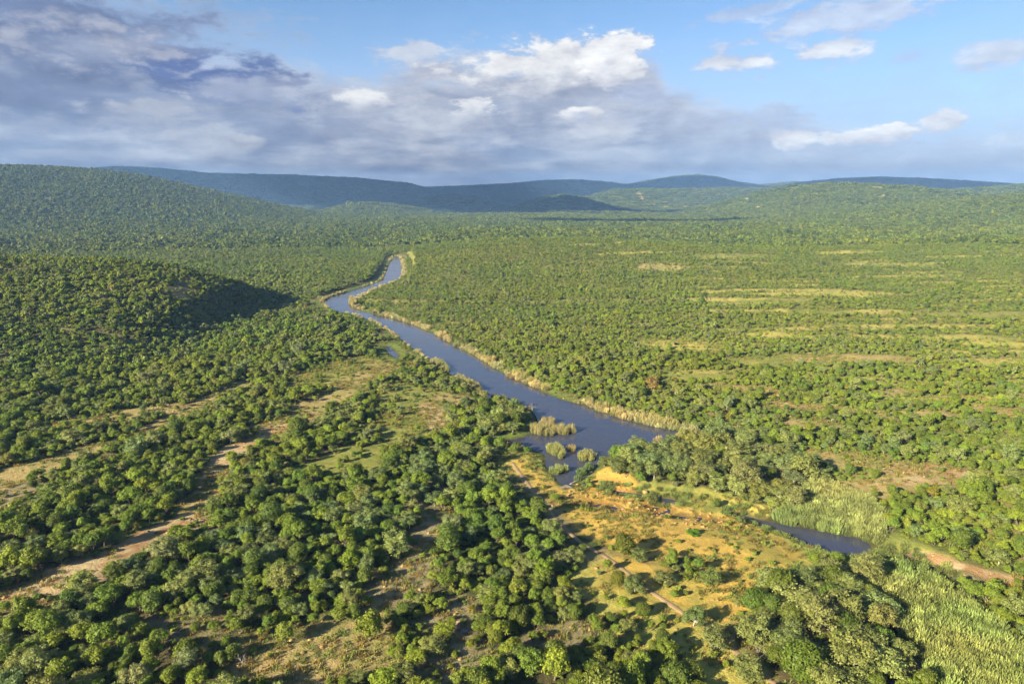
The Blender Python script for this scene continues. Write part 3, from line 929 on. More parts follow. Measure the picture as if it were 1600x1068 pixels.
def crown_lobes(kind, g, n):
    if kind == 'broad':
        c = unit(g.normal(size=(n, 3)) + np.array([0, 0, .45])); c[:, 2] = np.abs(c[:, 2]) * 1.0 - .25 * (g.random(n) < .35)
        C = c * np.array([.64, .64, .58]) * (.35 + .75 * g.random((n, 1))) + np.array([0, 0, .88])
        C[:, 2] = np.maximum(C[:, 2], .42); C[0] = (0, 0, .85)
        C[:, :2] += g.normal(size=2) * .10
        Rl = .18 + .19 * g.random(n); Rl[0] = .45
    elif kind == 'round':
        c = unit(g.normal(size=(n, 3)) + np.array([0, 0, .5]))
        C = c * np.array([.60, .60, .60]) * (.75 + .25 * g.random((n, 1))) + np.array([0, 0, .85])
        C[0] = (0, 0, .85); Rl = .30 + .12 * g.random(n); Rl[0] = .62
    elif kind == 'acacia':
        a = g.random(n) * 2 * np.pi; r = np.sqrt(g.random(n)) * .80
        C = np.stack([np.cos(a) * r, np.sin(a) * r, 1.12 - .42 * r ** 2 + .20 * g.normal(size=n) - .30 * (g.random(n) < .25)], 1)
        Rl = .22 + .15 * g.random(n)
    else:                                            # shrub, leafy down to the ground
        a = g.random(n) * 2 * np.pi; r = np.sqrt(g.random(n)) * .68
        C = np.stack([np.cos(a) * r, np.sin(a) * r, .30 + .62 * g.random(n) * (1 - .6 * r)], 1)
        Rl = .26 + .18 * g.random(n)
    return C, Rl


def make_plant(kind, lod, seed):
    """returns (crown arrays, trunk arrays)"""
    g = np.random.default_rng(seed)
    K, S = Build(), Build()
    if lod == 0:
        n, per, size = {'broad': (32, 120, .054), 'round': (38, 125, .050), 'acacia': (38, 105, .046), 'shrub': (16, 100, .070)}[kind]
    elif lod == 1:
        n, per, size = {'broad': (17, 26, .125), 'round': (16, 28, .13), 'acacia': (17, 24, .115), 'shrub': (10, 26, .155)}[kind]
    C, Rl = crown_lobes(kind, g, n)
    if kind == 'acacia':
        leaf_lobes(K, C, Rl, per, size, g, flat_=.55, upb=.6, jit=.5, core=.62, spread=.5)
        limbs(S, C[g.choice(n, 7, False)] - np.array([0, 0, .12]), g, .45, .055, 1 if seed % 2 else 2, .10)
    elif kind == 'shrub':
        leaf_lobes(K, C, Rl, per, size, g, flat_=.9, upb=.2, jit=.5, core=.72, spread=.38)
        limbs(S, C[g.choice(n, 4, False)], g, .12, .045, 3, .06)
    else:
        leaf_lobes(K, C, Rl, per, size, g, flat_=.85, upb=.15, jit=.48, core=.70 if kind == 'round' else .62, spread=.45)
        limbs(S, C[g.choice(n, 6, False)], g, .38, .07, 1 if seed % 3 else 2, .10)
    return K, S


def make_clump(lod, seed):
    """several crowns together, for woodland far off"""
    g = np.random.default_rng(seed); K = Build()
    k, sp, per, size = (4, .62, 14, .20) if lod == 2 else (11, .86, 7, .16)
    for i in range(k):
        a, r = g.random() * 6.283, math.sqrt(g.random()) * sp
        R = (.42 if lod == 2 else .26) * (.7 + .6 * g.random())
        m = 5 if lod == 2 else 4
        c = unit(g.normal(size=(m, 3)) + np.array([0, 0, .4])) * np.array([.55, .55, .45]) * R
        C = c + np.array([math.cos(a) * r, math.sin(a) * r, R * (.9 + .3 * g.random())])
        leaf_lobes(K, C, np.full(m, R * .58) * (.8 + .4 * g.random(m)), per, size * R * 2.0, g, .9, .4, .6, .85, .25)
    return K


def make_reeds(seed, tall=1.0, n=120, width=.023, rad=.5):
    g = np.random.default_rng(seed); K = Build()
    a, r = g.random(n) * 6.283, np.sqrt(g.random(n)) * rad
    p = np.stack([np.cos(a) * r, np.sin(a) * r, np.full(n, -.15)], 1)
    out = np.stack([np.cos(a), np.sin(a), np.zeros(n)], 1)
    lean = out * (r / rad * .22)[:, None] + g.normal(size=(n, 3)) * np.array([.12, .12, 0])
    h = tall * (.65 + .4 * g.random(n)) * (1 - .35 * (r / rad) ** 2)
    tip = p + lean * h[:, None] + np.array([0, 0, 1]) * h[:, None]
    mid = p + lean * h[:, None] * .35 + np.array([0, 0, .58]) * h[:, None]
    th = g.random(n) * 6.283
    s = np.stack([np.cos(th), np.sin(th), np.zeros(n)], 1) * (width * (.7 + .6 * g.random(n)))[:, None]
    var = g.random(n)
    K.quads(np.stack([p - s * .7, p + s * .7, mid + s, mid - s], 1), var * .45)
    K.quads(np.stack([mid - s, mid + s, tip + s * .35, tip - s * .35], 1), .45 + .55 * var)
    # feathery heads
    k = n // 2; q = tip[:k]; s2 = s[:k] * 1.5; dn = np.array([0, 0, -.16]) * tall + (mid - tip)[:k] * .08
    K.quads(np.stack([q - s2 * .3, q + dn * .5 - s2, q + dn, q + dn * .5 + s2], 1), .8 + .2 * g.random(k))
    return K


def make_stone(seed, flat_=.6):
    g = np.random.default_rng(seed)
    V = ICO1[0] * (.75 + .5 * g.random((len(ICO1[0]), 1)) * .7) * np.array([1, .7 + .4 * g.random(), flat_])
    V[:, 2] = np.maximum(V[:, 2], -.35)
    return V, ICO1[1]


LEAF_OF = {'broad': M_LEAF, 'round': M_DARK, 'acacia': M_ACACIA, 'shrub': M_SHRUB}
NVAR = {'broad': 7, 'round': 5, 'acacia': 6, 'shrub': 6}
KINDS_ = ['broad', 'round', 'acacia', 'shrub']
CROWN, TRUNK = {}, {}          # lod 0 part meshes for the single trees
PROTO = {0: [], 1: [], 2: [], 3: []}
OFFSET = {0: {}, 1: {}}


def joined(name, parts):
    """parts: (Build, material)"""
    V, F4, F3, A4, A3, M4, M3, n = [], [], [], [], [], [], [], 0
    for mi, (b, _) in enumerate(parts):
        v, fs, va = b.arrays(); V.append(v); k = 0
        for f in fs:
            w = va[k:k + len(f)]; k += len(f)
            if f.shape[1] == 4: F4.append(f + n); A4.append(w); M4.append(np.full(len(f), mi))
            else: F3.append(f + n); A3.append(w); M3.append(np.full(len(f), mi))
        n += len(v)
    faces = ([np.concatenate(F4)] if F4 else []) + ([np.concatenate(F3)] if F3 else [])
    return mesh_from(name, np.concatenate(V), faces, [m for _, m in parts], np.concatenate(M4 + M3), np.concatenate(A4 + A3))


def proto(me):
    return DATA.objects.new(me.name, me)


for kind in KINDS_:
    for lod in (0, 1):
        OFFSET[lod][kind] = len(PROTO[lod])
        for i in range(NVAR[kind]):
            K, S = make_plant(kind, lod, 100 * KINDS_.index(kind) + 10 * i + lod + i)
            bark = M_PALEBARK if kind == 'acacia' else M_BARK
            if lod == 0:
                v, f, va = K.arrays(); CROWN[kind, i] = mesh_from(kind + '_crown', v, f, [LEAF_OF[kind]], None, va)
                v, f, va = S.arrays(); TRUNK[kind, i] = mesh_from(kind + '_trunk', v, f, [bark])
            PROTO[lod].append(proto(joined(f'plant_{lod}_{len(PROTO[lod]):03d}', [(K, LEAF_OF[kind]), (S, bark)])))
CL_M = [M_LEAF, M_SHRUB, M_DARK]
for lod in (2, 3):
    for i in range(9):
        PROTO[lod].append(proto(joined(f'clump_{lod}_{i:03d}', [(make_clump(lod, 900 + 20 * lod + i), CL_M[i % 3])])))
REED_P = [proto(joined(f'reed_clump_{i:03d}', [(make_reeds(300 + i), M_REED)])) for i in range(6)]
GRASS_P = [proto(joined(f'grass_tuft_{i:03d}', [(make_reeds(340 + i, .8, 34, .04, .5), M_GRASS)])) for i in range(5)]
STONE_P = [proto(mesh_from(f'stone_{i:03d}', *make_stone(400 + i), [M_STONE])) for i in range(6)]


def scatter(name, protos, P, idx, rot, scale, tint, **props):
    """one object that holds a whole mass of plants or stones as instances"""
    col = DATA.collections.new(name + '_kinds')
    for o in protos: col.objects.link(o)
    me = DATA.meshes.new(name)
    me.vertices.add(len(P)); me.vertices.foreach_set('co', np.asarray(P, np.float32).ravel())
    def attr(n, ty, key, arr, dt=np.float32):
        a = me.attributes.new(n, ty, 'POINT'); a.data.foreach_set(key, np.asarray(arr, dt).ravel())
    attr('pick', 'INT', 'value', idx, np.int32); attr('turn', 'FLOAT_VECTOR', 'vector', rot)
    attr('size', 'FLOAT_VECTOR', 'vector', scale); attr('tint', 'FLOAT_COLOR', 'color', np.concatenate([tint, np.ones((len(tint), 1))], 1))
    o = link(name, me, **props)
    ng = DATA.node_groups.new(name, 'GeometryNodeTree')
    ng.interface.new_socket('Geometry', in_out='INPUT', socket_type='NodeSocketGeometry')
    ng.interface.new_socket('Geometry', in_out='OUTPUT', socket_type='NodeSocketGeometry')
    N, L = ng.nodes, ng.links
    gi, go = N.new('NodeGroupInput'), N.new('NodeGroupOutput')
    ci = N.new('GeometryNodeCollectionInfo'); ci.inputs['Collection'].default_value = col
    ci.inputs['Separate Children'].default_value = True; ci.inputs['Reset Children'].default_value = True
    ip = N.new('GeometryNodeInstanceOnPoints'); ip.inputs['Pick Instance'].default_value = True
    def named(n, ty):
        a = N.new('GeometryNodeInputNamedAttribute'); a.data_type = ty; a.inputs['Name'].default_value = n
        return a.outputs['Attribute']
    L.new(gi.outputs[0], ip.inputs['Points']); L.new(ci.outputs[0], ip.inputs['Instance'])
    L.new(named('pick', 'INT'), ip.inputs['Instance Index'])
    e = N.new('FunctionNodeEulerToRotation'); L.new(named('turn', 'FLOAT_VECTOR'), e.inputs[0]); L.new(e.outputs[0], ip.inputs['Rotation'])
    L.new(named('size', 'FLOAT_VECTOR'), ip.inputs['Scale'])
    L.new(ip.outputs[0], go.inputs[0])
    mod = o.modifiers.new('scatter', 'NODES'); mod.node_group = ng
    return o


# ------------------------------------------------------------------ where plants grow
def sector(r0, r1, sp, seed, az=46.0, margin=30.0, jit=.9):
    g = np.random.default_rng(seed)
    w = r1 * math.sin(R_(az)) + margin
    nx, ny = int(2 * w / sp), int((r1 + margin) / sp)
    ix, iy = np.meshgrid(np.arange(nx), np.arange(ny))
    x = (-w + (ix + .5 * (iy % 2)) * sp).ravel() + (g.random(nx * ny) - .5) * sp * jit
    y = (20 + iy * sp * .95).ravel() + (g.random(nx * ny) - .5) * sp * jit
    r = np.hypot(x, y)
    k = (r >= r0) & (r < r1) & (np.abs(x) < y * math.tan(R_(az)) + margin)
    return x[k], y[k]


def wet_dist(x, y):
    d = np.minimum(poly_sd(x, y, RIVER), poly_sd(x, y, POND)); d = np.minimum(d, poly_sd(x, y, POOL))
    for s in STREAMS: d = np.minimum(d, poly_sd(x, y, s) - .5)
    return d


def tints(kindidx, x, y, g):
    """leaf colour of each plant: warm, cool, pale or dark individuals, and drifts of the same hue"""
    n = len(x)
    t = np.ones((n, 3))
    drift = fbm(x / 70, y / 70, 81, 3) - .5
    warm = np.clip(g.normal(size=n) * .11 + drift * .4, -.3, .3)
    val = np.exp(g.normal(size=n) * .13 + (fbm(x / 30, y / 30, 83, 2) - .5) * .25)
    t[:, 0] *= 1 + warm * .85; t[:, 1] *= 1 + warm * .25; t[:, 2] *= 1 - warm * .5
    big = fbm(x / 380, y / 260, 85, 3) - .5
    val = val * np.exp(big * .3); t[:, 0] *= 1 + big * .12
    grey = (g.random(n) < .14)[:, None]
    t = np.where(grey, t * np.array([1.15, 1.08, 1.4]), t)
    brown = (g.random(n) < .005)[:, None]
    t = np.where(brown, t * np.array([1.35, .85, 1.0]), t)
    fb = far_bank(x, y)[:, None]
    t = t * (1 + fb * np.array([.03, .04, 0]))
    return np.clip(t * val[:, None], .4, 1.45)


PAINT_SPECIAL = []          # (x, y, clear radius) of hand placed plants
SPECIALS = [  # name kind, picture point of the foot, crown radius m, height factor, tint, label, object name, category
    ('round', 975, 866, 3.9, 1.0, (1.15, .95, .8), 'solitary dark green tree throwing a broad shadow over the orange sand', 'evergreen_tree', 'tree'),
    ('acacia', 998, 876, 2.6, .9, (.95, 1.0, 1.0), 'small grey green tree against the foot of the solitary dark tree on the sand', 'acacia_tree', 'tree'),
    ('acacia', 1037, 912, 2.9, .8, (1.0, .95, 1.0), 'round pale olive bush tree beside the dirt track below the orange sand', 'acacia_tree', 'tree'),
    ('round', 966, 916, 2.5, 1.1, (1.3, 1.0, .7), 'upright green tree at the edge of the dirt track below the solitary tree', 'evergreen_tree', 'tree'),
    ('acacia', 992, 925, 3.2, 1.0, (.95, 1.0, 1.0), 'grey green thorn tree leaning over the dirt track with a thin trunk', 'acacia_tree', 'tree'),
    ('acacia', 1110, 912, 3.3, .85, (.95, 1.05, .9), 'spreading grey green acacia on the lower edge of the orange sand', 'acacia_tree', 'tree'),
    ('shrub', 1083, 834, 2.6, .6, (.75, 1.15, .8), 'low vivid green bush among the dry grass beside the rocky stream', 'leafy_shrub', 'shrub'),
    ('acacia', 1083, 978, 3.0, 1.25, (.85, 1.0, 1.0), 'slender acacia with a pale trunk standing beside the dirt track bend', 'acacia_tree', 'tree'),
    ('acacia', 1117, 1013, 3.6, 1.1, (1.0, .97, 1.0), 'olive acacia with a white forked trunk on the open side of the track', 'acacia_tree', 'tree'),
    ('round', 1252, 1058, 5.6, .95, (1.05, 1.12, .95), 'large domed bright green tree, biggest of the grove beside the reeds', 'evergreen_tree', 'tree'),
    ('acacia', 1292, 905, 4.6, .85, (1.25, 1.15, 1.25), 'pale silvery acacia on the bank below the dark pool', 'acacia_tree', 'tree'),
    ('acacia', 1352, 905, 4.9, .9, (1.3, 1.15, 1.25), 'silvery spreading acacia at the lower end of the dark pool', 'acacia_tree', 'tree'),
    ('round', 1245, 915, 3.8, .9, (.95, 1.1, 1.2), 'blue green round tree where the orange sand meets the grove', 'evergreen_tree', 'tree'),
    ('acacia', 1278, 990, 5.2, 1.2, (1.25, 1.12, 1.2), 'tall flat topped acacia with a bare pale trunk in the shady grove', 'acacia_tree', 'tree'),
    ('acacia', 1320, 975, 4.6, 1.15, (1.25, 1.15, 1.1), 'flat topped acacia at the head of the shady grove', 'acacia_tree', 'tree'),
    ('acacia', 1378, 985, 3.6, 1.2, (1.35, 1.12, 1.1), 'lone straw green acacia leaning from the grove towards the reeds', 'acacia_tree', 'tree'),
    ('acacia', 1350, 1030, 4.8, 1.1, (1.15, 1.12, 1.1), 'broad acacia of the grove casting deep shade onto the reed bed', 'acacia_tree', 'tree'),
    ('round', 1178, 955, 4.0, 1.0, (.95, 1.1, 1.1), 'dark round tree heading the grove above the track', 'evergreen_tree', 'tree'),
    ('broad', 850, 905, 3.6, 1.0, (1.1, 1.2, .8), 'round vivid green tree standing clear at the thicket edge near the track', 'bushwillow_tree', 'tree'),
    ('broad', 578, 1000, 4.4, 1.0, (1.2, 1.1, .9), 'rounded yellow green tree just above the grassy glade', 'bushwillow_tree', 'tree'),
    ('broad', 548, 890, 3.7, .95, (1.15, 1.2, .7), 'smooth domed lime green tree above the stony slope', 'bushwillow_tree', 'tree'),
    ('acacia', 448, 918, 4.6, 1.0, (1.35, 1.25, 1.2), 'broad silvery green tree amid the darker near thicket', 'acacia_tree', 'tree'),
    ('round', 780, 668, 4.6, 1.0, (1.1, 1.1, 1.0), 'dense green tree on the spit beside the reed point', 'evergreen_tree', 'tree'),
    ('round', 806, 664, 4.4, 1.0, (1.0, 1.0, 1.0), 'dark green tree at the very tip of the spit over the water', 'evergreen_tree', 'tree'),
    ('acacia', 965, 738, 4.6, .9, (.95, .95, 1.0), 'dark olive acacia above the weir at the end of the sandbank', 'acacia_tree', 'tree'),
    ('acacia', 1000, 745, 4.4, .9, (.95, .97, 1.0), 'spreading acacia overhanging the yellow sandbank below the weir', 'acacia_tree', 'tree'),
    ('acacia', 945, 728, 3.4, .8, (1.0, 1.0, 1.0), 'small acacia beside the reed tuft at the weir', 'acacia_tree', 'tree'),
    ('acacia', 1240, 790, 4.4, 1.0, (1.3, 1.15, 1.35), 'silver grey acacia rising behind the reeds of the dark pool', 'acacia_tree', 'tree'),
]
sx, sy = drop([s[1] for s in SPECIALS], [s[2] for s in SPECIALS])
SP_X, SP_Y = sx, sy
SPECIALS = [s[:3] + (s[3] * .68,) + s[4:] for s in SPECIALS]
SP_R = np.array([s[3] for s in SPECIALS])


def veg_weights(x, y, g):
    """how likely each of broad, round, acacia, shrub is, tree density and mean size"""
    n = len(x)
    fb = far_bank(x, y)
    w = np.zeros((n, 4))
    drift = fbm(x / 55, y / 55, 91, 3)
    w[:, 0] = .62 - .30 * fb; w[:, 1] = .14 + .04 * fb; w[:, 2] = (.12 - .04 * fb) + .4 * sst(drift, .56, .68) * (1 - fb * .6); w[:, 3] = .20 + .42 * fb
    can = poly_sd(x, y, CANOPY_RIGHT) < 0
    w[can] = (.08, .12, .75, .05)
    gro = poly_sd(x, y, GROVE) < 0
    w[gro] = (.01, .22, .75, .02)
    dens = .97 - .22 * sst(fbm(x / 20, y / 15, 93, 3), .52, .66)
    size = np.where(fb > .5, 1.16 - .18 * sst(np.hypot(x, y), 260, 420), 1.36 - .06 * sst(np.hypot(x, y), 300, 500)) * (1 + .35 * (fbm(x / 35, y / 35, 95, 2) - .5))
    size = np.where(can, 1.85, size); size = np.where(gro, 2.15, size)
    return w, dens, size


def plant_points(r0, r1, sp, seed, lod):
    g = np.random.default_rng(seed)
    x, y = sector(r0, r1, sp, seed)
    wd = wet_dist(x, y)
    _, bare = clearings(x, y)
    w, dens, size = veg_weights(x, y, g)
    near_side = (far_bank(x, y) < .5) * sst(np.hypot(x, y), 200, 420)
    bank = sst(wd - 5.0 * near_side, 2.4, 4.6)
    keep = g.random(len(x)) < dens * (1 - bare) * bank
    keep &= (poly_sd(x, y, REEDFIELD) > 1.5) & (poly_sd(x, y, NREED) > 0)
    for a, b, r in zip(SP_X, SP_Y, SP_R): keep &= np.hypot(x - a, y - b) > r * .8
    x, y, w, size, bare = x[keep], y[keep], w[keep], size[keep], bare[keep]
    u = g.random(len(x)) * w.sum(1)
    kind = (u[:, None] > np.cumsum(w, 1)).sum(1).clip(0, 3)
    s = size * np.exp(g.normal(size=len(x)) * .28)
    s = np.where(kind == 3, s * .78, s); s = np.where(kind == 2, s * 1.12, s)
    s = s * (1 - .40 * bare)
    return x, y, kind, s


def thin_out(x, y, s, f):
    """drop the smaller of two crowns that would swallow one another"""
    order = np.argsort(-s); cell = 3.0; grid = {}; keep = np.zeros(len(x), bool)
    for i in order:
        cx, cy_ = int(x[i] // cell), int(y[i] // cell); ok = True
        for a in range(cx - 2, cx + 3):
            for b in range(cy_ - 2, cy_ + 3):
                for j in grid.get((a, b), ()):
                    if (x[i] - x[j]) ** 2 + (y[i] - y[j]) ** 2 < (f * max(s[i], s[j])) ** 2: ok = False; break
                if not ok: break
            if not ok: break
        if ok: keep[i] = True; grid.setdefault((cx, cy_), []).append(i)
    return keep


# --- near woodland
X, Y, KD, S = plant_points(45, 330, 1.75, 21, 0)
k = thin_out(X, Y, S, .92)
X, Y, KD, S = X[k], Y[k], KD[k], S[k]
Z = height(X, Y)
g = np.random.default_rng(77)
TN = tints(KD, X, Y, g)
VAR = np.array([g.integers(NVAR[KINDS_[q]]) for q in KD])
ROT = np.stack([g.normal(size=len(X)) * .06, g.normal(size=len(X)) * .06, g.random(len(X)) * 6.283], 1)
HF = .70 + .60 * g.random(len(X))
px, py, dp = project(X, Y, Z + S)
app = S / dp
infr = (px > 0) & (px < 1600) & (py > 300) & (py < 1075)
print('near plants', len(X), [int(((KD == q) & infr).sum()) for q in range(4)])

REGIONS = [  # label phrases by where the plant stands, in picture terms
    ([(0, 400), (470, 480), (470, 560), (300, 640), (0, 730)], 'on the wooded hill above the stony terraces'),
    ([(0, 720), (160, 690), (250, 635), (460, 560), (600, 560), (480, 640), (335, 735), (280, 815), (0, 940)], 'between the terrace and the long bare strip'),
    ([(0, 950), (290, 815), (430, 900), (430, 1075), (0, 1075)], 'in the near thicket below the bare strip'),
    ([(430, 900), (640, 880), (700, 1075), (430, 1075)], 'around the grassy glade on the near slope'),
    ([(640, 800), (800, 760), (960, 960), (1000, 1075), (700, 1075)], 'in the thicket beside the dirt track'),
    ([(290, 815), (340, 730), (480, 650), (640, 690), (780, 690), (800, 760), (640, 850), (430, 900)], 'between the bare strip and the weir'),
    ([(480, 640), (600, 560), (500, 480), (760, 620), (840, 690), (640, 690)], 'on the grassy bank inside the river bend'),
    ([(930, 690), (1160, 670), (1320, 770), (1200, 800), (1010, 770), (930, 730)], 'in the grey canopy above the rocky stream'),
    ([(960, 900), (1110, 900), (1160, 1075), (1000, 1075)], 'on the open soil along the dirt track'),
    ([(1110, 920), (1300, 880), (1440, 1075), (1160, 1075)], 'in the shady grove beside the reed bed'),
]
KNAME = [('bushwillow_tree', 'rounded leafy green tree', 'tree'), ('evergreen_tree', 'dense dark green tree', 'tree'),
         ('acacia_tree', 'grey green spreading acacia', 'tree'), ('leafy_shrub', 'low olive green shrub', 'shrub')]


def region_of(a, b):
    for poly, ph in REGIONS:
        if bool(inside(np.array([a]), np.array([b]), poly)[0]): return ph
    if b > 780: return 'on the far slope beyond the reed field'
    if a > 1270: return 'around the sandy glades of the far bank'
    if a > 1040: return 'behind the grey canopy on the far bank'
    if a > 860: return 'on the far bank above the reed fringe'
    return 'on the far bank upstream of the reed clumps'


def looks_of(q, size, t):
    """words for how one plant looks: its size and the tone of its leaves"""
    ms = (1.45, 1.45, 1.65, 1.15)[q]
    sz = 'large ' if size > ms * 1.25 else 'small ' if size < ms * .8 else ''
    lum = t[0] * .3 + t[1] * .6 + t[2] * .1; warm = t[0] / t[1]
    base = ('green', 'dark green', 'grey green', 'olive')[q]
    tone = ('bright ' if lum > 1.22 else 'dull ' if lum < .82 else '') + ('yellowish ' if warm > 1.12 else 'bluish ' if warm < .92 else '')
    noun = ('leafy tree', 'domed tree', 'spreading acacia', 'low shrub')[q]
    return f'{sz}{tone}{base} {noun}'


def single(kind, var, name, label, cat, loc, rot, scale, tint, group=None, bark_h=1.0):
    e = DATA.objects.new(name, None); COL.objects.link(e)
    e.empty_display_size = .3
    e.location, e.rotation_euler, e.scale = loc, rot, scale
    e['label'], e['category'] = label, cat
    if group: e['group'] = group
    c = link('crown', CROWN[kind, var], e); c['tint'] = [float(v) for v in tint]
    link('trunk', TRUNK[kind, var], e)
    return e


single_mask = np.zeros(len(X), bool)
for q in range(4):
    name, look, cat = KNAME[q]
    ids = np.where((KD == q) & infr)[0]
    used = sum(1 for s in SPECIALS if s[7] == name)
    ids = ids[np.argsort(-app[ids])][:300 - used]
    single_mask[ids] = True
    for i in ids:
        ph = region_of(px[i], py[i]); look = looks_of(q, S[i], TN[i])
        single(KINDS_[q], int(VAR[i]), name, f'{look} {ph}', cat, (X[i], Y[i], Z[i] - .05), ROT[i], (S[i], S[i], S[i] * HF[i]), TN[i], f'{look}s {ph}')
for s, a, b in zip(SPECIALS, SP_X, SP_Y):
    kd = s[0]; zz = float(height(np.array([a]), np.array([b]))[0])
    single(kd, int(rng.integers(NVAR[kd])), s[7], s[6], s[8], (a, b, zz - .05), (0, 0, rng.random() * 6.28), (s[3], s[3], s[3] * s[4]), [v_ * .82 for v_ in s[5]])
m = ~single_mask
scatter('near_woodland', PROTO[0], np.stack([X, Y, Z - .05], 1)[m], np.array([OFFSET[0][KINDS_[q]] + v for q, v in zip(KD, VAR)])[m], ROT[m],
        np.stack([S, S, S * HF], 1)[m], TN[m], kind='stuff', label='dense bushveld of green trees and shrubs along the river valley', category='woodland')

# --- undergrowth and mid distance
def mass(name, lod, r0, r1, sp, seed, label):
    g = np.random.default_rng(seed)
    x, y, kd, s = plant_points(r0, r1, sp, seed, lod)
    z = height(x, y); n = len(x)
    tn = tints(kd, x, y, g)
    rot = np.stack([np.zeros(n), np.zeros(n), g.random(n) * 6.283], 1)
    hf = .7 + .6 * g.random(n)
    if lod == 1:
        pick = np.array([OFFSET[1][KINDS_[q]] for q in kd]) + (g.random(n) * np.array([NVAR[KINDS_[q]] for q in kd])).astype(int)
        s = s * 1.02
    else:
        pick = (g.random(n) * 9).astype(int)
        s = sp * .72 * np.exp(g.normal(size=n) * .18)
        hf = hf * np.where(s > 10, .55, .95)
        fa = sst(np.hypot(x, y), 1200, 3000)[:, None]
        tn = (1 + (tn - 1) * (1 - .35 * fa)) * .74  # tint darkened to stand in for self-shadow the coarse clumps lack
    print(name, n)
    scatter(name, PROTO[lod], np.stack([x, y, z - .1], 1), pick, rot, np.stack([s, s, s * hf], 1), tn, kind='stuff', label=label, category='woodland')


mass('middle_woodland', 1, 330, 1000, 2.25, 23, 'unbroken bushveld of small trees covering the valley floor and slopes')
mass('far_woodland', 2, 1000, 2700, 7.6, 25, 'fine grained green woodland over the hills behind the river')
mass('distant_woodland', 3, 2700, 7600, 24.0, 27, 'hazy woodland on the furthest ridges')


# ------------------------------------------------------------------ reeds
def at(px_, py_):
    a, b = drop([px_], [py_]); return float(a[0]), float(b[0])


REED_ARR = [make_reeds(300 + i).arrays() for i in range(6)]


def reed_bed(label, px_poly, tall, seed, tint=(1, 1, 1), z=0.0, spacing=1.15):
    """one bed of reeds standing in the shallows"""
    poly = smooth(flat(px_poly, z), 1)
    a = np.array(poly); g = np.random.default_rng(seed)
    nx, ny = np.ptp(a[:, 0]) / spacing + 2, np.ptp(a[:, 1]) / spacing + 2
    ix, iy = np.meshgrid(np.arange(int(nx)), np.arange(int(ny)))
    x = a[:, 0].min() + (ix.ravel() + g.random(ix.size) * .9) * spacing; y = a[:, 1].min() + (iy.ravel() + g.random(ix.size) * .9) * spacing
    k = inside(x, y, poly); x, y = x[k], y[k]
    if len(x) == 0: x, y = np.array([a[:, 0].mean()]), np.array([a[:, 1].mean()])
    V, F, A, n = [], [], [], 0
    for p, q in zip(x, y):
        v, f, va = REED_ARR[g.integers(6)]
        t = g.random() * 6.283; c, s_ = math.cos(t), math.sin(t)
        w = 1.5 * (.8 + .5 * g.random()); h = tall * (.75 + .4 * g.random())
        V.append(np.stack([p + (v[:, 0] * c - v[:, 1] * s_) * w, q + (v[:, 0] * s_ + v[:, 1] * c) * w, v[:, 2] * h + z - .1], 1))
        F.append(f[0] + n); A.append(np.clip(va * (.6 + .6 * g.random()), 0, 1)); n += len(v)
    o = link('reed_bed', mesh_from('reed_bed', np.concatenate(V), np.concatenate(F), [M_REED], None, np.concatenate(A)))
    o['tint'] = list(tint); o['label'] = label; o['category'] = 'reeds'
    return o


reed_bed('long bed of straw topped reeds jutting from the wooded spit into the river', [(828, 672), (842, 666), (868, 670), (896, 672), (894, 678), (862, 680), (840, 680)], 3.4, 1, (1.1, 1.02, .95))
reed_bed('pale reed tuft behind the long reed bed at the spit', [(846, 660), (864, 657), (866, 664), (848, 666)], 3.2, 2, (1.2, 1.02, 1.1))
reed_bed('tiny lone reed tuft in open water above the weir', [(889, 701), (898, 701), (898, 705), (889, 705)], 2.4, 3, (1.25, 1.0, .95))
reed_bed('rounded reed clump at the end of the weir trees', [(902, 714), (916, 709), (928, 712), (926, 720), (910, 720)], 3.0, 4, (1.05, 1.05, .8))
reed_bed('tall reed stand curving round the small inlet', [(852, 706), (866, 698), (880, 704), (881, 716), (872, 716), (862, 708)], 3.4, 5, (1.0, 1.05, .8))
reed_bed('low rounded reed clump inside the inlet beside the weir', [(858, 736), (868, 730), (884, 732), (883, 739), (866, 741)], 2.6, 6, (.85, 1.0, .75))
reed_bed('narrow green reed hedge along the upstream face of the weir', [(897, 752), (902, 741), (920, 729), (926, 730), (918, 740), (904, 751)], 2.2, 7, (.42, .62, .45))
reed_bed('first of the pale reed clumps on the far bank above the weir', [(930, 637), (950, 638), (954, 644), (934, 643)], 3.6, 8, (1.15, 1.05, .9))
reed_bed('long pale reed fringe on the far bank opposite the weir', [(955, 644), (988, 648), (990, 653), (958, 650)], 3.8, 9, (1.2, 1.05, .95))
reed_bed('widest of the pale reed fringes below the far bank trees', [(990, 650), (1010, 652), (1056, 664), (1054, 670), (1020, 664), (994, 657)], 4.0, 10, (1.15, 1.05, .9))
reed_bed('small reed tuft closing the fringe where the river ends', [(1046, 666), (1060, 665), (1060, 671), (1048, 671)], 3.4, 11, (1.1, 1.05, .8))
reed_bed('pale reed clump midway along the far bank', [(800, 584), (824, 588), (832, 594), (806, 592)], 3.8, 12, (1.15, 1.08, .8))
reed_bed('reed clump hanging over the water upstream of the midway clump', [(752, 558), (772, 562), (776, 569), (758, 566)], 3.4, 13, (1.2, 1.03, .9))
reed_bed('short reed clump just downstream of the midway clump', [(824, 595), (842, 597), (846, 602), (828, 601)], 3.2, 14, (1.2, 1.05, .85))
reed_bed('isolated reed clump standing off the far bank', [(846, 604), (858, 604), (860, 610), (848, 610)], 3.2, 15, (1.15, 1.05, .8))
reed_bed('pale reed clump on the point of the sharp river bend', [(544, 470), (553, 467), (558, 478), (550, 480)], 4.5, 16, (1.15, 1.02, .95))
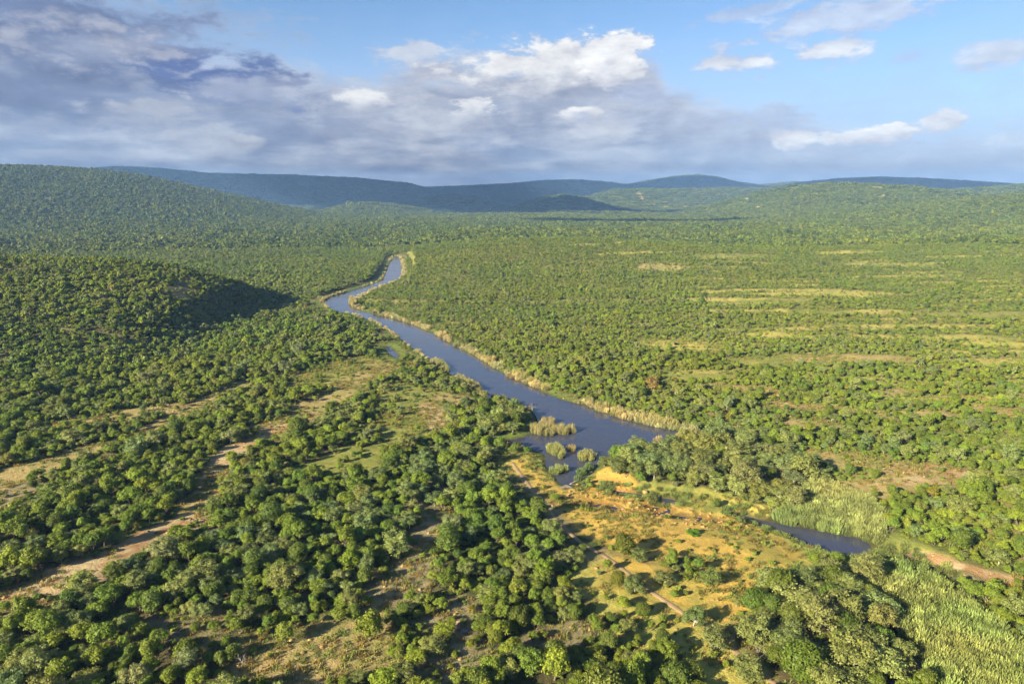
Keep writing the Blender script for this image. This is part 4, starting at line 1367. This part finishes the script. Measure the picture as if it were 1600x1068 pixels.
reed_bed('reeds overhanging the near bank below the backwater', [(676, 562), (696, 570), (702, 582), (690, 582)], 3.0, 17, (.95, .98, .85))
reed_bed('broad pale reed belt on the near bank below the bend', [(706, 588), (738, 597), (752, 610), (748, 616), (722, 602)], 3.0, 18, (1.05, 1.0, .95))


def reed_scatter(name, x, y, lo, hi, seed, tint, label, z0=None):
    g = np.random.default_rng(seed); n = len(x)
    z = np.maximum(height(x, y), z0 if z0 is not None else -9) - .1
    s = 1.4 + .6 * g.random(n); h = lo + (hi - lo) * g.random(n)
    t = np.array(tint) * np.exp(g.normal(size=(n, 1)) * .26) * (1 + (fbm(x / 9, y / 9, seed, 2) - .5)[:, None] * np.array([.5, .1, .2]))
    scatter(name, [o.copy() for o in REED_P] if REED_P[0].users_collection else REED_P, np.stack([x, y, z], 1), g.integers(0, 6, n),
            np.stack([g.normal(size=n) * .2, g.normal(size=n) * .2, g.random(n) * 6.28], 1), np.stack([s, s, h * (.8 + .4 * fbm(x / 5, y / 5, seed + 9, 2))], 1), t, kind='stuff', label=label, category='reeds')
    print(name, n)


x, y = sector(60, 330, 1.25, 61, 46, 20)
k = (poly_sd(x, y, REEDFIELD) + (fbm(x / 6, y / 6, 3, 2) - .5) * 6 < 0) & (wet_dist(x, y) > 0.2)
reed_scatter('reed_field', x[k], y[k], 2.2, 3.2, 62, (.76, .93, .56), 'wide field of tall green reeds below the dark pool', LOWZ)
k = (poly_sd(x, y, NREED) + (fbm(x / 6, y / 6, 3, 2) - .5) * 4 < 0) & (wet_dist(x, y) > -0.3)
reed_scatter('pool_reeds', x[k], y[k], 2.0, 2.9, 63, (.86, .98, .70), 'bank of tall yellow green reeds overhanging the dark pool', LOWZ)
x, y = sector(120, 1000, 1.5, 64, 30, 20)
sd = poly_sd(x, y, RIVER)
fbk = poly_sd(x, y, FARBANK) < 12
cl = fbm(x / 8, y / 8, 88, 2)
pr = np.where(fbk, .95 * sst(cl, .44, .49), .42 * sst(fbm(x / 14, y / 14, 66, 2), .42, .58))
k = (sd > -.2 - 3.5 * np.clip(cl - .52, 0, .3)) & (sd < np.where(fbk, 1.5 + 9 * np.clip(cl - .48, 0, .3), 1.5) + 2.0 * (fbm(x / 11, y / 11, 67, 2) - .4)) & (np.random.default_rng(3).random(len(x)) < pr) & (poly_sd(x, y, OFLAT) > 3)
reed_scatter('bank_reeds', x[k], y[k], 1.6, 3.2, 65, (1.12, 1.03, 1.05), 'narrow straw coloured reed fringe following the river banks', 0.0)
x, y = sector(120, 330, 1.3, 68, 46, 10)
sd = poly_sd(x, y, POOL)
for s_ in STREAMS[-2:] + STREAMS[:2]: sd = np.minimum(sd, poly_sd(x, y, s_))
k = (sd > 0) & (sd < 3.0) & (np.random.default_rng(4).random(len(x)) < .6)
reed_scatter('stream_sedge', x[k], y[k], .7, 1.5, 69, (.55, .70, .42), 'short green sedge edging the stream and the dark pool', LOWZ)

# ------------------------------------------------------------------ grass, undergrowth and stones
x, y = sector(50, 420, 1.35, 71, 46, 10)
_, bare = clearings(x, y)
wd = wet_dist(x, y); rr = np.hypot(x, y)
oz = sst(poly_sd(x, y, OFLAT), 2, -4); nz = fbm(x / 13, y / 13, 73, 3)
g = np.random.default_rng(72)
p = np.where(bare > .25, .75 * sst(nz, .36, .56), .12) * (1 - .45 * oz * (nz < .56)) * sst(rr, 430, 300)
k = (g.random(len(x)) < p) & (wd > .8) & (seg_dist(x, y, TRACK) > 1.5) & (poly_sd(x, y, SANDBAR) > .5)
x, y = x[k], y[k]; n = len(x)
s = .55 + .6 * g.random(n)
t = np.array([1, 1, 1]) * np.exp(g.normal(size=(n, 1)) * .2) * (1 + (g.random((n, 1)) - .5) * np.array([.5, -.2, .1]))
scatter('grass', GRASS_P, np.stack([x, y, height(x, y)], 1), g.integers(0, 5, n), np.stack([g.normal(size=n) * .1, g.normal(size=n) * .1, g.random(n) * 6.28], 1),
        np.stack([s * 1.5, s * 1.5, s], 1), t, kind='stuff', label='tufts of dry yellow green grass in the clearings', category='grass')
print('grass', n)
x, y = sector(50, 420, 1.9, 75, 46, 10)
_, bare = clearings(x, y); wd = wet_dist(x, y); rr = np.hypot(x, y); nz = fbm(x / 9, y / 9, 76, 3)
g = np.random.default_rng(77)
p = np.where(bare > .2, .26 * sst(nz, .50, .62), .34) * sst(rr, 430, 330)
k = (g.random(len(x)) < p) & (wd > 1.5) & (seg_dist(x, y, TRACK) > 2.0) & (poly_sd(x, y, SANDBAR) > .5) & (poly_sd(x, y, REEDFIELD) > 1)
x, y = x[k], y[k]; n = len(x)
s = .35 + .6 * g.random(n) ** 2
kd = np.full(n, 3)
scatter('undergrowth', [o.copy() for o in PROTO[1][OFFSET[1]['shrub']:OFFSET[1]['shrub'] + NVAR['shrub']]], np.stack([x, y, height(x, y)], 1), g.integers(0, NVAR['shrub'], n),
        np.stack([np.zeros(n), np.zeros(n), g.random(n) * 6.28], 1), np.stack([s, s, s * .9], 1), tints(kd, x, y, g) * np.array([1.1, 1.05, 1.0]), kind='stuff',
        label='knee high green scrub between the trees and over the glades', category='undergrowth')
print('undergrowth', n)
x, y = sector(60, 330, .8, 78, 46, 5)
g = np.random.default_rng(79)
sp_ = np.full(len(x), 1e9)
for s_ in STREAMS[:9]: sp_ = np.minimum(sp_, poly_sd(x, y, s_))
_w, bare = clearings(x, y)
p = .34 * sst(sp_, 13, 1.5) * sst(poly_sd(x, y, OFLAT), 4, -2) + .05 * np.clip(_w[:, SOIL] + _w[:, SAND] * .6 + _w[:, DRY] * .5, 0, 1)
k = (g.random(len(x)) < p) & (sp_ > -.5) & (seg_dist(x, y, TRACK) > 1.6)
x, y = x[k], y[k]; n = len(x); s = .14 + .38 * g.random(n) ** 2
scatter('stones', STONE_P, np.stack([x, y, height(x, y)], 1), g.integers(0, 6, n), np.stack([g.normal(size=n) * .2, g.normal(size=n) * .2, g.random(n) * 6.28], 1),
        np.stack([s, s, s], 1), np.ones((n, 3)), kind='stuff', label='loose ochre stones along the shallow stream bed', category='stones')
print('stones', n)


def boulder(px_, py_, size, label, seed, mat=M_ROCK, fl=.65):
    a, b = at(px_, py_)
    V, F = make_stone(seed, fl)
    o = link('boulder', mesh_from('boulder', V, F, [mat]))
    o.location = (a, b, float(height(np.array([a]), np.array([b]))[0]) + size * .12); o.scale = (size,) * 3
    o.rotation_euler = (0, 0, seed)
    o['label'] = label; o['category'] = 'rock'


boulder(717, 978, 1.15, 'rounded red sandstone boulder in a gap of the near thicket', 501, M_ROCK, .85)
boulder(726, 985, .8, 'grey slab beside the red boulder in the thicket gap', 502, M_DEAD, .4)
boulder(985, 786, .7, 'ochre boulder at the foot of the yellow sandbank', 503, M_STONE)
boulder(1008, 770, .9, 'pale rock at the tip of the yellow sandbank', 504, M_STONE, .9)
boulder(1052, 790, .8, 'ochre rock standing between the stream puddles', 505, M_STONE)
boulder(20, 790, 1.0, 'dark rock on the bare stony terrace', 506, M_ROCK)
boulder(36, 800, .8, 'flat rock below the stony terrace', 507, M_ROCK, .4)
boulder(225, 868, .9, 'low rock ledge on the long bare strip', 508, M_ROCK, .35)


# ------------------------------------------------------------------ weir
def extrude(name, line, prof, mat, parent):
    """sweep a cross section (across, up) along a line of ground points"""
    L = np.array(line, float); t = unit(np.gradient(L, axis=0)); nr = np.stack([t[:, 1], -t[:, 0]], 1)
    P = np.array(prof, float); g = np.random.default_rng(len(prof))
    V = []
    for i in range(len(L)):
        w = P + g.normal(size=P.shape) * .06
        V.append(np.column_stack([L[i] + nr[i] * w[:, :1], w[:, 1]]))
    V = np.array(V).reshape(-1, 3); m = len(P); n = len(L)
    i = (np.arange(n - 1)[:, None] * m + np.arange(m)[None, :]).ravel(); j = (np.arange(n - 1)[:, None] * m + (np.arange(m)[None, :] + 1) % m).ravel()
    q = np.stack([i, j, j + m, i + m], 1)
    caps = np.array([list(range(m))[::-1], [(n - 1) * m + a for a in range(m)]])
    return link(name, mesh_from(name, V, [q, caps] if m != 4 else np.concatenate([q, caps]), [mat]), parent)


w0, w1, w2 = (np.array(flat([p_], .2)[0]) for p_ in ((846, 780), (893, 758), (930, 736)))
weir = DATA.objects.new('weir', None); COL.objects.link(weir)
weir['label'] = 'low concrete weir across the river with a dark wet spillway'; weir['category'] = 'weir'
seg = lambda a, b, n: [a + (b - a) * f + np.array([0, .25 * math.sin(f * 6)]) for f in np.linspace(0, 1, n)]
extrude('abutment', seg(w0, w1 - (w1 - w0) * .01, 12), [(-1.6, -1.0), (-1.2, .42), (1.0, .46), (1.9, -1.4)], M_CONCRETE, weir)
extrude('spillway', seg(w1, w2, 12), [(-.9, -1.4), (-.7, .12), (.5, .10), (.75, -1.6)], M_WET, weir)
extrude('coping', seg(w1 + np.array([-.25, .3]), w2 + np.array([-.25, .3]), 12), [(-.55, .0), (-.5, .26), (.1, .25), (.15, .0)], M_CONCRETE, weir)


# ------------------------------------------------------------------ dead trees
def dead_tree(px_, py_, h, label, seed, z=None, thick=.03):
    g = np.random.default_rng(seed); B = Build(); T_ = Build()
    def grow(b, p, d, ln, r, depth):
        k = 4; path = [p]
        for _ in range(k - 1):
            d = unit(d + g.normal(size=3) * .16); path.append(path[-1] + d * ln / (k - 1))
        tube(b, path, np.linspace(r, r * .6, k), 5 if depth < 1 else 4)
        if depth < 3:
            for _ in range(3 if depth else 4):
                q = path[g.integers(1, k)] if depth else path[g.integers(2, k)]
                grow(T_, q, unit(d + g.normal(size=3) * .75 + np.array([0, 0, .1])), ln * (.5 + .2 * g.random()), r * .5, depth + 1)
    grow(B, np.array([0, 0, -.1]), np.array([0.05, 0, 1.0]), .55, thick, 0)
    a, b = at(px_, py_)
    if z is not None: a, b = flat([(px_, py_)], z)[0]
    e = DATA.objects.new('dead_tree', None); COL.objects.link(e)
    e.location = (a, b, float(height(np.array([a]), np.array([b]))[0])); e.scale = (h * .68,) * 3; e['label'] = label; e['category'] = 'dead tree'
    v, f, va = B.arrays(); link('trunk', mesh_from('dead_trunk', v, f, [M_DEAD]), e)
    v, f, va = T_.arrays(); link('branches', mesh_from('dead_branches', v, f, [M_DEAD]), e)


dead_tree(1166, 1052, 6.5, 'bare white dead tree standing beside the dirt track', 601)
dead_tree(830, 646, 6.0, 'pale dead snag in the water off the wooded spit', 602, 0.0)
dead_tree(791, 627, 5.0, 'thin dead snag at the upstream side of the wooded spit', 603, 0.0, .022)
dead_tree(224, 955, 4.5, 'grey leafless tree in the near thicket below the bare strip', 604)
dead_tree(378, 1040, 5.0, 'leafless brown bush tree at the bottom edge of the thicket', 605)
dead_tree(528, 790, 5.0, 'leafless pale tree among the grey green trees below the glade', 606)
dead_tree(1405, 918, 4.5, 'wind bent leafless grey bush in the reed field', 607)
dead_tree(1185, 1030, 5.0, 'leaning grey dead tree across the track from the white one', 608)

# ------------------------------------------------------------------ clouds that stand overhead and to the sunward side, outside the picture
M_CLOUD, Tc, bc_, oc_ = material('cloud_vapour')
bc_.inputs['Base Color'].default_value = (.85, .86, .88, 1); bc_.inputs['Roughness'].default_value = 1.0; bc_.inputs['Specular IOR Level'].default_value = 0
CLOUD_Z = 1700.0


def cloud(cx, cy_, rx, ry, seed, label):
    """cumulus whose shade falls on the land at (cx, cy)"""
    g = np.random.default_rng(seed); B = Build()
    k = CLOUD_Z / math.tan(R_(SUN_EL))
    ox, oy = cx - SUN_DIR[0] / sl * k, cy_ - SUN_DIR[1] / sl * k
    n = int(min(max(14 + (rx * ry) / 60000, 9 * rx / ry), 80))
    for i in range(n):
        a, r = g.random() * 6.283, math.sqrt(g.random())
        c = np.array([math.cos(a) * r * rx, math.sin(a) * r * ry, 40 * g.random()])
        R = (.26 + .2 * g.random()) * min(rx, ry) * 1.5
        V = ICO1[0] * (np.array([R * 1.25, R, min(R * .45, 160)]) * (.85 + .3 * g.random((len(ICO1[0]), 1))))
        V[:, 2] = np.maximum(V[:, 2], -40)
        B.tris(V + c, ICO1[1], .5)
    v, f, va = B.arrays()
    o = link('cloud', mesh_from('cloud', v, f, [M_CLOUD], smooth_shade=True)); o.location = (ox, oy, CLOUD_Z)
    o['label'] = label; o['category'] = 'cloud'


cloud(-2300, 5300, 2300, 1000, 701, 'long cumulus bank shading the blue ridge on the skyline')
cloud(700, 6200, 1700, 800, 702, 'cumulus shading the low ridge in the middle of the skyline')
cloud(2600, 6300, 1900, 450, 703, 'cumulus shading the skirts of the domed hill')
cloud(3500, 5300, 1500, 520, 709, 'cumulus shading the long low ridge at the end of the skyline')
cloud(-350, 3650, 520, 420, 704, 'cumulus shading the knoll below the middle skyline')
cloud(200, 2950, 420, 190, 705, 'small cumulus shading the near face of the middle knoll')
cloud(330, 1950, 300, 60, 706, 'thin cloud streak shading the plain before the middle knoll')

# ------------------------------------------------------------------ haze
HAZE_DENSITY = 9.5e-5
hm = DATA.materials.new('haze'); hm.use_nodes = True
Th = NT(hm.node_tree)
for n_ in list(Th.n):
    if n_.type == 'BSDF_PRINCIPLED': Th.n.remove(n_)
pv = Th.node('ShaderNodeVolumePrincipled')
pv.inputs['Color'].default_value = (.30, .55, 1.0, 1); pv.inputs['Density'].default_value = HAZE_DENSITY; pv.inputs['Anisotropy'].default_value = 0.0
Th.put(next(n_ for n_ in Th.n if n_.type == 'OUTPUT_MATERIAL').inputs['Volume'], pv.outputs[0])
hx, hz0, hz1 = 9900.0, -6.0, 345.0
hv = np.array([(sx_ * hx, sy_ * hx, z_) for z_ in (hz0, hz1) for sx_, sy_ in ((-1, -1), (1, -1), (1, 1), (-1, 1))])
hf = np.array([(3, 2, 1, 0), (4, 5, 6, 7), (0, 1, 5, 4), (1, 2, 6, 5), (2, 3, 7, 6), (3, 0, 4, 7)])
link('haze', mesh_from('haze', hv, hf, [hm]), kind='stuff')
print('t end', round(time.time() - T0, 1))
